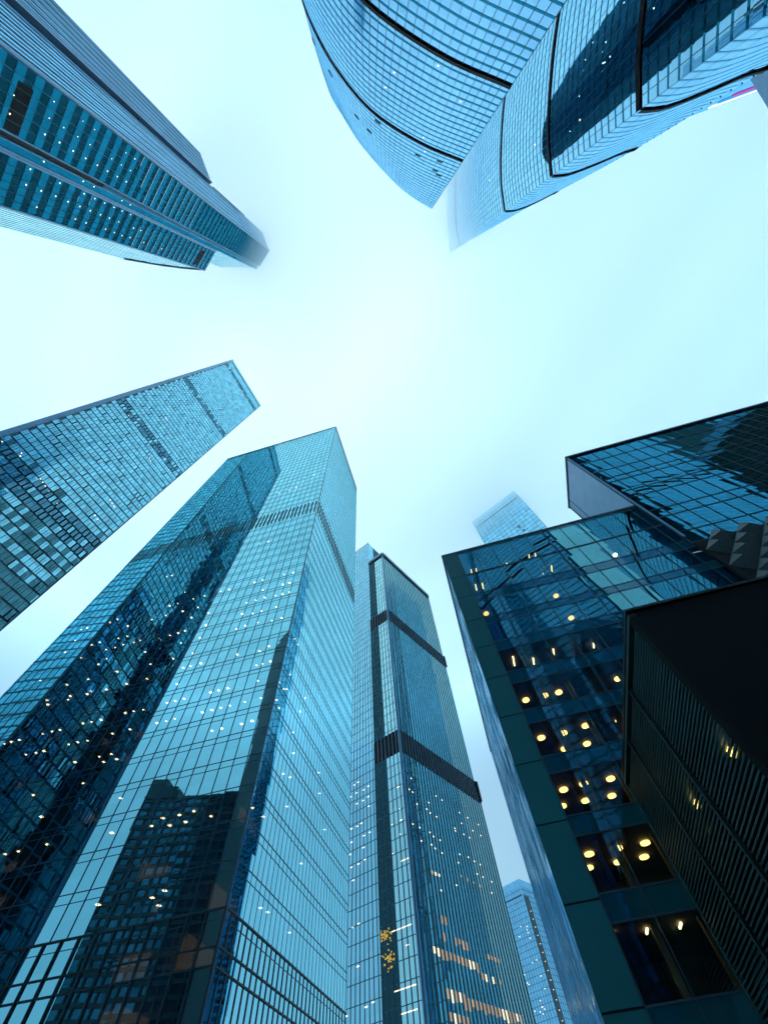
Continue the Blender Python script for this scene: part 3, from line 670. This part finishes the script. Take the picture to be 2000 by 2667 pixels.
    if rear:
        f = min(fz(ztop), 2.2)
        b = MB()
        a, c_ = Lo[faces[0]][-1], Lo[faces[1]][-1]; a2, c2 = poly[0], poly[-1]
        b.poly([(*a, -ZC), (*c_, -ZC), (*c_, zb), (*a, zb)]); b.poly([(*a, zb), (*c_, zb), (*c2, ztop), (*a2, ztop)]); b.build('rear_wall', M['rear'], root)
    return root

spm = glass('spandrel_sail', (.02, .30, .46), .55, (3, 4.1), .01, 0, .01, .1, inner=(.004, .09, .13), vary=.06)
gW = glass('glass_sail', (.34, .70, 1.0), .74, (3, 4.1), .006, 0, .01, .05, inner=(.02, .08, .13), vary=.05)
gWd = glass('glass_sail_shaded_side', (.04, .16, .22), .35, (3, 4.1), .006, 0, .01, .05, inner=(.002, .022, .025), vary=.15)  # darker copy of the sail glass; the shade of this face is in the tint
spl = glass('spandrel_sail_pale', (.20, .56, .80), .7, (3, 4.1), .01, 0, .01, .1, inner=(.01, .12, .2), vary=.06)
gE = glass('glass_sail_far', (.38, .76, 1.0), .78, (3, 4.1), .006, 0, .012, .05, inner=(.02, .08, .13), vary=.05)
sail('curved_tower', 'near curved glass tower at the top, clear of cloud, ending in a pointed corner',
     {'left': [(53.4, -57), (33, -65.3), (12.7, -77.2), (1.2, -89.4), (-5.6, -101), (-8.8, -112), (-9.6, -125), (-8, -140)],
      'right': [(53.4, -57), (58, -66), (60.5, -78), (60, -92), (57, -104), (50, -116), (40, -127), (-8, -140)]},
     {'left': [(53.4, -57), (42, -63.8), (31, -72.5), (14, -90.5), (5, -104), (-.9, -114), (-1.5, -122), (4, -138)],
      'right': [(53.4, -57), (56, -65), (57, -76), (56, -90), (53, -102), (47, -112), (38, -122), (4, -138)]},
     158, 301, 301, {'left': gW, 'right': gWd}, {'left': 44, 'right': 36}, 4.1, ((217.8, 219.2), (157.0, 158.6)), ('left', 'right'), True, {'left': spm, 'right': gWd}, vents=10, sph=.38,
     lamps=(('left', 8, 160), ('left', 14, 190), ('left', 7, 212), ('left', 6, 224), ('left', 4, 172), ('left', 13, 180)) + tuple(('right', random.randint(0, 16), 110 + 4.1 * random.randint(0, 40)) for _ in range(46)))
sail('curved_tower', 'farther curved glass tower at the top right, its summit lost in the cloud',
     {'left': [(93.4, -47.9), (90.9, -61.5), (90.4, -78), (91.7, -96), (96, -115), (103, -132)],
      'right': [(93.4, -47.9), (101.3, -47.8), (113.5, -50.2), (125, -53.0), (133, -54.7), (141, -66), (136, -105), (103, -132)]},
     {'left': [(93.4, -47.9), (90.9, -61.5), (90.4, -78), (91.5, -96), (94, -112), (99, -126)],
      'right': [(93.4, -47.9), (98, -47.3), (103.5, -48.6), (111, -52.0), (118, -57), (122, -68), (120, -100), (99, -126)]},
     190, 330, 432, {'left': gE, 'right': gE}, {'left': 30, 'right': 40}, 4.1, ((217.4, 219.2), (280.2, 281.4), (156.2, 158.2), (396, 397.2)), ('left', 'right'), True, {'left': spm, 'right': spl}, sph=.32,
     lamps=(('left', 3, 190), ('left', 5, 232), ('left', 7, 300)))

# ================================================================== dark office block on the right
E0 = (8.07, 33.75)
def dark_block():
    gl_low = None
    root = thing('office_block', E0[0], E0[1], 'dark teal office block on the right with square windows showing yellow ceiling lamps', 'office building')
    NI = (TY[0], TY[1]); NO = (-TY[0], -TY[1])
    gl_low = glass('glass_block_dim_mirror', (.20, .62, .72), .13, (2.57, 4.2), .006, .016, .03, .07, trans=(.8, .84, .78), vary=.05, wz=1)  # lower rows: weaker, darker mirror stands in for the darker reflections there
    ge = glass('glass_block', (.28, .84, .96), .30, (2.57, 4.2), .006, .016, .03, .07, trans=(.45, .5, .42), vary=.05, wz=1)
    gs = glass('spandrel_block', (.20, .40, .56), .28, (2.57, 4.2), .004, .015, .03, .07, inner=(.005, .10, .12), vary=.05, wz=1)
    gf = glass('glass_upper_block', (.18, .60, .72), .56, (2.25, 4.2), .008, .02, .03, .07, inner=(.003, .08, .09), vary=.07, wz=1)
    W = 29.6
    rows = [(1.4, 4.5), (5.6, 8.7), (10, 13), (14.2, 17.1), (18.4, 21.3), (22.6, 25.5), (26.9, 29.7), (31, 33.8), (34.9, 37.9), (39.3, 43.4), (43.6, 48.7)]
    cols = [2.3, 4.85, 7.45, 10.05, 12.65, 15.25, 17.85, 20.45, 23.05, 25.65, 28.25, 29.6]
    # opaque end column with joints
    b = MB(); z = -ZC
    for zt in (1.3, 5.6, 9.8, 14.0, 18.2, 22.4, 26.6, 30.7, 34.9, 39.2, 43.6, 49.3):
        b.box(E0, TX, NO, 0.02, 2.24, -.2, .03, z + .05, zt - .05); z = zt
    b.build('end_panels', M['panel'], root)
    b = MB(); b.box(E0, TX, NO, 0.06, 2.3, -.4, -.02, -ZC, 49.2); b.build('panel_joint_backing', M['joint'], root)
    # spandrels: glass strips between the window rows
    b = MB(); prev = -ZC
    for z0, z1 in rows:
        p0, q0 = add(E0, TX, 2.3), add(E0, TX, W)
        if z0 - prev > .3: b.wall(p0, q0, prev, z0, 2.3)
        prev = z1
    b.wall(add(E0, TX, 2.3), add(E0, TX, W), prev, 49.2, 2.3)
    b.build('spandrels', gs, root)
    b = MB()
    for z0, z1 in rows:
        for z in (z0, z1): b.box(E0, TX, NO, 2.3, W, -.12, .04, z - .05, z + .05)
    for u in cols: b.box(E0, TX, NO, u - .035, u + .035, -.12, .05, -ZC, 49.2)
    b.build('mullions', M['frame'], root)
    wins = {}
    for ri, (z0, z1) in enumerate(rows):
        for ci in range(len(cols) - 1):
            if ri < 3 and ci > 3: continue
            b = MB(); b.wall(add(E0, TX, cols[ci] + .035), add(E0, TX, cols[ci + 1] - .035), z0 + .05, z1 - .05, cols[ci])
            wins[(ri, ci)] = b.build('window', ge if ri > 6 else gl_low, root)
    # rooms behind
    b = MB()
    for z0, z1 in rows:
        b.box(E0, TX, NI, .3, W - .3, .2, 9.0, z1 + .06, z1 + .5)
    b.build('ceilings', M['core'], root)
    b = MB(); b.box(E0, TX, NI, .3, W - .3, 9.0, 9.3, -ZC, 49)
    for (z0, z1) in rows:
        for u in (2.2, 10, 17.8, 25.6): b.box(E0, TX, NI, u, u + .15, .3, 9, z0 - .3, z1)
    b.build('inner_walls', M['core'], root)
    b = MB()
    for (z0, z1) in rows:
        for u in (4.6, 7.4, 12.3, 15.6, 20.2, 23.4):
            b.box(E0, TX, NI, u, u + .35, 1.2, 1.6, z0 - .3, z1)
    b.build('inner_columns', M['wood'], root)
    # lamps fixed on the ceilings
    rnd = [(3.43,22.6,2.83),(5.35,22.6,2.8),(6.78,22.6,2.8),(10.49,22.6,2.8),(12.69,22.6,2.8),(10.4,31.0,2.2),(12.14,31.0,2.2),(10.57,34.9,2.28),(12.21,34.9,2.24),(3.11,34.9,2.31),
           (3.27,18.4,2.33),(5.29,18.4,2.36),(7.34,18.4,4.78),(5.24,18.4,4.79),(7.31,18.4,2.0),(10.31,18.4,2.31),(10.51,18.4,4.6),(7.11,14.2,2.45),(4.94,14.2,2.35),(3.3,14.2,2.6),(3.05,14.2,5.1),(5.0,14.2,5.0),(7.2,14.2,5.1),
           (3.2,10,2.9),(5.25,10,2.9),(7.2,10,2.9),(3.1,10,5.1),(5.3,10,5.1),(7.2,10,5.1)]
    for u, z0, dep in rnd:
        z1 = dict(rows)[z0]; c_ = add(E0, TX, u, NI, dep); b = MB(); b.disc(c_, .34, z1 - .10, z1 + .0, 20)
        ri = [r[0] for r in rows].index(z0); ci = max(0, min(10, sum(1 for k in cols if k <= u) - 1))
        b.build('ceiling_lamp', M['lampE'], root)
    st = [(3.80,26.9,2.06,1.5),(5.93,26.9,2.8,1.0),(8.20,26.9,2.18,1.1),(10.37,26.9,2.39,1.6),(12.57,26.9,2.4,1.1),(3.28,39.3,2.39,1.1),(4.24,39.3,2.46,1.1),(3.79,43.6,3.58,.7),(4.57,43.6,3.64,.7),(8.32,43.6,3.57,.7),(9.34,43.6,3.9,.4),(7.83,39.3,2.14,.8),(12.89,43.6,3.59,.7),(13.86,43.6,3.64,.7),(12.85,39.3,2.42,1.3),(14.10,39.3,2.46,1.1),(17.93,39.3,2.15,1.3),(4.47,5.6,2.13,.9),(6.49,5.6,2.22,.9),(2.45,5.6,1.6,.4)]
    for u, z0, dep, l in st:
        z1 = dict(rows)[z0]; b = MB(); b.box(E0, TX, NI, u - .06, u + .06, dep - l / 2, dep + l / 2, z1 - .08, z1)
        b.build('strip_lamp', M['strip'], root)
    for u, z in ((22.0, 41.7), (24.9, 34.3)):
        b = MB(); b.disc(add(E0, TX, u, NI, 1.5), .3, z, z + .1, 14); b.build('ceiling_lamp', M['lampw'], root)
    # coping and ribbed side wall
    b = MB(); b.box(E0, TX, NO, -.12, W, -.5, .10, 49.2, 49.55); b.box(E0, TY, (-TX[0], -TX[1]), 0, 52, -.3, .12, 49.2, 49.5); b.build('roof_coping', M['frame'], root)
    side = glass('glass_side', (.60, .85, 1.0), .5, (1.1, 2.1), .10, 0, .06, .5, rough=.08, inner=(.16, .42, .60), vary=.25, wz=.05)
    b = MB(); b.wall(E0, add(E0, TY, 52), -ZC, 49.2); b.build('side_cladding', side, root)
    b = MB(); u = .4; NS = (-TX[0], -TX[1])
    while u < 52:
        b.box(E0, TY, NS, u - .06, u + .06, 0, .003 + .014 * random.random(), -ZC, 49.2); u += 1.24
    b.build('side_ribs', M['lav'], root)
    # taller right-hand part
    F0 = add(E0, TX, W); WF = 62; HF = 70.9
    b = MB(); b.wall(add(E0, TX, W, NO, .03), add(E0, TX, W + WF, NO, .03), 16.5, HF, 0); b.build('upper_glazing', gf, root)
    b = MB(); u = 0.0
    FO = add(E0, TX, W, NO, .03)
    while u <= WF: b.box(FO, TX, NO, u - .05, u + .05, 0, .07, 16.5, HF); u += 2.25
    for z in (66.8, 62.3, 59.3, 57.8, 54.0, 51.8, 47.2, 45.2, 41.2, 38.7, 35.8, 31.5, 27.2, 23.0): b.box(FO, TX, NO, 0, WF, 0, .08, z - .05, z + .05)
    b.build('upper_mullions', M['frame'], root)
    b = MB(); b.box(FO, TX, NO, -.15, WF, -11.5, .35, HF, HF + .45); b.build('upper_coping', M['frame'], root)
    b = MB(); b.box(FO, TX, NI, -.02, .25, -.2, 11.1, 40, HF - .0); b.build('upper_side_wall', M['lav'], root)
    b = MB(); b.box(FO, TX, NI, -.08, .3, 9.3, 9.4, 49.6, HF); b.box(FO, TX, NI, -.1, .3, 10.95, 11.2, 49.6, HF); b.box(FO, TX, NI, -.1, .3, -.06, .1, 40, HF); b.build('side_joint', M['frame'], root)
    b = MB(); b.box(FO, TX, NI, .25, WF, 11.0, 11.2, 49, HF); b.box(FO, TX, NI, W * 0 + .25, WF, 11.2, 51.8, 15, 48.8)
    b.box(E0, TX, NI, .3, W, 51.5, 51.8, -ZC, 49); b.build('rear_wall', M['rear'], root)
    b = MB(); b.box(E0, TX, NI, .2, W, .3, 51.9, 48.86, 49.1); b.box(FO, TX, NI, .3, WF, .3, 11.0, HF - .4, HF - .1); b.build('roof', M['roof'], root)
    # faceted diamond cladding
    fac = plain('faceted_metal', (.045, .075, .078), .42, .3, .5, .3, .1)
    b = MB(); hw, hh = 1.62, 1.62
    cx0, cz0 = 31.2, 36.4
    for i in range(0, 20):
        for j in range(-2, 13):
            for off in (0, 1):
                u = cx0 + (i - 1) * 2 * hw + off * hw - .0; z = cz0 + 2 * hh - (j + 1) * 2 * hh * .98 + off * hh * .98 - .0
                top = 40.3 + .35 * math.sin(i * 2.1)
                if z > 38.9 or z < 12 or u < W + .2 - (40 - z) * .0: continue
                if u - hw < W - .1: 
                    L_ = (W, z)
                else: L_ = (u - hw, z)
                base = [(L_[0], z), (u, z - hh), (u + hw, z), (u, z + hh)]
                ap = (u + .15, z + .45, .95)
                B = [(*add(FO, TX, bu - W, NO, .12 + .28), bz) for bu, bz in base]
                A_ = (*add(FO, TX, ap[0] - W, NO, .12 + ap[2]), ap[1])
                for k in range(4): b.poly([B[k], B[(k + 1) % 4], A_])
    b.build('faceted_cladding', fac, root)
    b = MB(); b.box(FO, TX, NO, -.1, 60, .1, .3, 12, 38.4); b.build('cladding_backing', M['joint'], root)
dark_block()

# ================================================================== low louvred building overhead
def louvred():
    pe = (15.33, 32.57); S = 16.9; H = 15.62; TO = (-TX[0], -TX[1]); NO = (-TY[0], -TY[1])
    c = add(pe, NO, S)
    root = thing('louvred_building', c[0], c[1], 'low black building jutting out at lower right with horizontal louvres on its side', 'building')
    d0 = .25
    gj = glass('glass_behind_louvres', (.30, .42, .42), .45, (5.3, 8), .004, .0, .01, .3, inner=(.003, .01, .011), vary=.05)
    b = MB(); b.wall(add(pe, TX, .22, NO, .1), add(c, TX, .22), -ZC, H - .3); b.build('glazing', gj, root)
    b = MB(); z = .3
    while z < H - .55:
        b.box(pe, NO, TO, .15, S - .55, -.06, .03, z, z + .085); z += .2
    b.build('louvres', M['louvre'], root)
    b = MB()
    for s in (.12, 5.45, 10.65):
        b.box(pe, NO, TO, s - .05, s + .05, -.2, .10, -ZC, H - .3)
    b.build('louvre_rails', M['louvre'], root)
    b = MB()
    for s in (5.75, 10.95): b.box(pe, NO, TO, s - .22, s + .16, -.19, .055, -ZC, H - .31)
    b.build('dark_posts', M['black'], root)
    b = MB(); b.box(pe, NO, TO, S - .55, S - .2, -.2, .08, -ZC, H - .3); b.build('corner_post', M['black'], root)
    b = MB(); b.box(pe, NO, TO, .05, S, -.25, .14, H - .3, H - .08); b.build('top_rail', M['louvre'], root)
    b = MB(); b.box(c, TX, NO, -.12, 46, -.35, .0, -ZC, H - .05)
    b.build('front_wall', M['black'], root)
    b = MB()
    for u in (9.5, 19): b.box(c, TX, NO, u, u + .05, 0, .01, -ZC, H - .2)
    b.build('wall_joints', M['joint'], root)
    bz = plain('bronze_coping', (.028, .035, .03), .4, .4)
    b = MB(); b.box(c, TX, NO, -.16, 46, -16.6, .16, H, H + .16); b.build('roof_coping', bz, root)
    b = MB(); b.box(c, TX, NO, .6, 46, -16.5, -.4, 0, .2); b.build('floor', M['core'], root)
    b = MB(); b.box(c, TX, NO, 45.7, 46, -16.5, -.4, -ZC, H - .1); b.box(c, TX, NO, .4, 46, -16.9, -16.6, -ZC, H - .1); b.build('rear_wall', M['rear'], root)
    for s, z in ((15.1, 9.0), (8.6, 10.1)):
        b = MB(); p = add(pe, NO, s, TO, -.15); b.disc(p, .0, z, z) if False else b.box(pe, NO, TO, s - .16, s + .16, -.20, -.12, z - .16, z + .16); b.build('small_lamp', M['lampE'], root)
louvred()

# ================================================================== far towers
def far_tower(name, label, p, q, s, H, cell, tint, dep, strip=None):
    root = thing(name, p[0], p[1], label, 'skyscraper')
    g_ = glass('glass_' + label.split()[0] + str(int(H)), tint, .88, cell, .008, 0, .01, .06, inner=(.02, .08, .12), vary=.08)
    t, n, L = frame_of(p, q); t2, n2, L2 = frame_of(p, s)
    b = MB(); b.wall(p, q, -ZC, H); b.build('front_glazing', g_, root)
    b = MB(); b.wall(p, s, -ZC, H); b.build('side_glazing', g_, root)
    for tt, nn_, LL in ((t, n, L), (t2, n2, L2)):
        b = MB(); u = 0
        while u < LL: b.box(p, tt, nn_, u - .1, u + .1, 0, .2, -ZC, H - 6); u += cell[0]
        z = 2.0
        while z < H - 6: b.box(p, tt, nn_, 0, LL, 0, .14, z, z + .25); z += cell[1]
        b.build('mullions', M['frame_mid'], root)
    b = MB(); b.box(p, t, n, 2, L - 2, 0, .3, H - 14, H - 12.8); b.build('roof_line', M['frame_mid'], root)
    r_ = (q[0] + s[0] - p[0], q[1] + s[1] - p[1])
    b = MB(); b.wall(q, r_, -ZC, H); b.wall(r_, s, -ZC, H); b.build('rear_glazing', g_, root)
    b = MB(); b.cap([p, q, r_, s], H - .5); b.build('roof', M['roof'], root)
    return root, t, n, L, t2, n2, L2
r1, t, n, L, t2, n2, L2 = far_tower('office_tower', 'misty tower peeking over the roof of the dark office block', (131, 168), (89, 198), (161, 208), 345, (4.2, 5.5), (.36, .76, .97), 0)
for u, z in ((14.5, 282), (16, 290), (12, 268)):
    b = MB(); b.box((131, 168), t, n, u, u + 2.6, .02, .1, z, z + 3); b.build('pale_window', M['lav'], r1)
r2, t, n, L, t2, n2, L2 = far_tower('office_tower', 'faint distant tower between the finned tower and the dark office block', (103, 597), (62, 634), (120, 616), 200, (3.2, 4.5), (.30, .66, .9), 0)
b = MB(); b.box((103, 597), t2, n2, 1, 9, .05, .25, 72, 186); b.build('dark_strip', M['rear'], r2)  # dark box stands in for the dark reflection on this face
for k in range(16):
    b = MB(); b.box((103, 597), t2, n2, 5, 5.9, .3, .4, 80 + k * 6.2, 80.6 + k * 6.2); b.build('office_lamp', M['lampA'], r2)
for k in range(28):
    b = MB(); u = random.uniform(1, 26); z = random.uniform(80, 170); b.box((103, 597), t, n, u, u + .8, .25, .35, z, z + .6); b.build('office_lamp', M['lampA'], r2)

def lattice():
    A_ = (162, -65.6); t = unit((9, 8.2))
    root = thing('brick_building', A_[0], A_[1], 'reddish brown lattice building cut off by the right edge of the frame', 'building')
    p = add(A_, t, -30); q = add(A_, t, 60); H = 200
    br = plain('brown_brick', (.25, .12, .11), .8, 0, .3, .8, .2)
    tt, n, L = frame_of(p, q)
    b = MB(); b.wall(p, q, -ZC, H - 9); b.build('brick_wall', br, root)
    b = MB(); b.box(p, tt, n, 0, L, -.5, .3, H - 9, H); b.build('parapet', M['lav'], root)
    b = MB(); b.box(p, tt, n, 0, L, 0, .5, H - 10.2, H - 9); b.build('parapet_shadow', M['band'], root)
    b = MB(); u = 0
    while u < L: b.box(p, tt, n, u, u + .7, 0, .5, 20, H - 10); u += 4.2
    z = 20
    while z < H - 12: b.box(p, tt, n, 0, L, 0, .45, z, z + .6); z += 6.2
    b.build('lattice', M['joint'], root)
    b = MB(); b.wall(q, add(q, n, -40), -ZC, H - 1); b.wall(add(q, n, -40), add(p, n, -40), -ZC, H - 1); b.wall(add(p, n, -40), p, -ZC, H - 1); b.build('rear_wall', M['rear'], root)
    b = MB(); b.cap([p, q, add(q, n, -40), add(p, n, -40)], H - 1.2); b.build('roof', M['roof'], root)
    # fog bound tower with lit lines
    P = (234, -95.1); Q = (271, -102.2); t = unit((Q[0] - P[0], Q[1] - P[1])); p = add(P, t, -30); q = add(P, t, 70); H = 330
    root = thing('office_tower', p[0], p[1], 'foggy tower behind the curved tower with white, blue and pink lit lines near its top', 'skyscraper')
    g_ = glass('glass_foggy', (.30, .66, .92), .8, (3, 4), .01, 0, .01, .06, vary=.08)
    tt, n, L = frame_of(p, q)
    b = MB(); b.wall(p, q, -ZC, H); b.build('front_glazing', g_, root)
    b = MB(); b.wall(q, add(q, n, -40), -ZC, H - 1); b.wall(add(q, n, -40), add(p, n, -40), -ZC, H - 1); b.wall(add(p, n, -40), p, -ZC, H - 1); b.build('rear_wall', M['rear'], root)
    b = MB(); b.cap([p, q, add(q, n, -40), add(p, n, -40)], H - 1.2); b.build('roof', M['roof'], root)
    b = MB(); b.box(p, tt, n, 34, L, 0, .6, 321.5, 324.5); b.build('white_light_line', M['white'], root)
    b = MB(); b.box(p, tt, n, 36, L, 0, .5, 316, 319.5); b.build('blue_light_line', M['cyan'], root)
    b = MB(); b.box(p, tt, n, 40, L, 0, .5, 311, 314.5); b.build('pink_light_line', M['pink'], root)
    # block out of frame on the left, seen mirrored in the glass
    A_ = (-167, -40); B_ = (-104, -68)
    root = thing('office_block', A_[0], A_[1], 'dark block with small lit windows, seen only mirrored in the broad glass tower', 'office building')
    tt, n, L = frame_of(A_, B_)
    gk = glass('glass_mirrored', (.10, .36, .5), .5, (3, 3.6), .02, 0, .02, .1, inner=(.01, .03, .035), vary=.3)
    b = MB(); b.wall(A_, B_, -ZC, 108); b.build('front_glazing', gk, root)
    b = MB(); z = 2
    while z < 108: b.box(A_, tt, n, 0, L, 0, .5, z, z + 1.2); z += 3.6
    u = 0
    while u < L: b.box(A_, tt, n, u, u + .5, 0, .6, 0, 108); u += 3.4
    b.build('facade_grid', M['rear'], root)
    b = MB(); b.box(A_, tt, n, -.3, 14, -20, .7, 108, 112); b.box(A_, tt, n, 0, 7, -18, .5, 112, 116); b.build('stepped_roof', M['rear'], root)
    b = MB(); b.wall(B_, add(B_, n, -40), -ZC, 108); b.wall(add(B_, n, -40), add(A_, n, -40), -ZC, 108); b.wall(add(A_, n, -40), A_, -ZC, 108); b.build('rear_wall', M['rear'], root)
    b = MB(); b.cap([A_, B_, add(B_, n, -40), add(A_, n, -40)], 107.8); b.build('roof', M['roof'], root)
lattice()

# ------------------------------------------------------------------ haze and low cloud
def volume_box(name, x0, x1, y0, y1, z0, z1, dens, colr):
    b = MB()
    b.box((0, 0), (1, 0), (0, 1), x0, x1, y0, y1, z0, z1)
    m, t = new_mat(name + '_air'); o = N(t, 'ShaderNodeOutputMaterial'); v = N(t, 'ShaderNodeVolumePrincipled')
    v.inputs['Color'].default_value = (*colr, 1); v.inputs['Density'].default_value = dens; v.inputs['Anisotropy'].default_value = .2
    t.links.new(v.outputs[0], o.inputs['Volume'])
    ob = b.build(name, m, kind='stuff')
    return ob, t, v
import os
if not os.environ.get('NOHAZE'):
    volume_box('haze', -1500, 1500, -1500, 1500, -ZC - 1, 470, .0008, (.62, .93, 1))
def low_cloud(x0, x1, y0, y1, top, dens):
    """one wide cloud sheet with a billowing underside that swallows the tallest tops"""
    n = 60; b = MB()
    dips = ((-66, -60, 60, -46), (92, -60, 50, 0), (112, 185, 75, -38), (-100, 36, 50, 12))
    def base(x, y):
        z = 318 + 7 * math.sin(x * .021 + 1.3) * math.cos(y * .017) + 4 * math.sin(x * .05 + y * .043)
        rr = math.hypot(x - 20, y); z += 160 * min(1.0, rr / 620) ** 2
        z = min(z, top - 1)
        for cx, cy, r_, h in dips: z += h * math.exp(-((x - cx) ** 2 + (y - cy) ** 2) / (r_ * r_))
        return z
    def sp(i, a, c_):           # finer cells in the middle
        s = i / n * 2 - 1; s = math.copysign(abs(s) ** 1.3, s); return (a + c_) / 2 + s * (c_ - a) / 2
    X = [sp(i, x0, x1) for i in range(n + 1)]; Y = [sp(i, y0, y1) for i in range(n + 1)]
    for y in Y:
        for x in X: b.v.append((x, y, base(x, y) + ZC))
    for i in range(n):
        for j in range(n): b.f.append((i * (n + 1) + j, (i + 1) * (n + 1) + j, (i + 1) * (n + 1) + j + 1, i * (n + 1) + j + 1)); b.uv += [(0, 0)] * 4
    k = len(b.v); b.v += [(x0, y0, top + ZC), (x1, y0, top + ZC), (x1, y1, top + ZC), (x0, y1, top + ZC)]
    row = lambda i, j: i * (n + 1) + j
    b.f.append((k, k + 1, k + 2, k + 3)); b.uv += [(0, 0)] * 4
    for edge, c0, c1 in (([row(0, j) for j in range(n + 1)], k, k + 1), ([row(i, n) for i in range(n + 1)], k + 1, k + 2), ([row(n, n - j) for j in range(n + 1)], k + 2, k + 3), ([row(n - i, 0) for i in range(n + 1)], k + 3, k)):
        f = tuple(reversed(edge)) + (c0, c1); b.f.append(f); b.uv += [(0, 0)] * len(f)
    m, t = new_mat('cloud_air'); o = N(t, 'ShaderNodeOutputMaterial'); v = N(t, 'ShaderNodeVolumePrincipled')
    v.inputs['Color'].default_value = (.97, 1, 1, 1); v.inputs['Density'].default_value = dens; v.inputs['Anisotropy'].default_value = .75
    t.links.new(v.outputs[0], o.inputs['Volume'])
    b.build('low_cloud', m, kind='stuff')
if not os.environ.get('NOHAZE'):
    low_cloud(-620, 660, -640, 640, 480, .02)
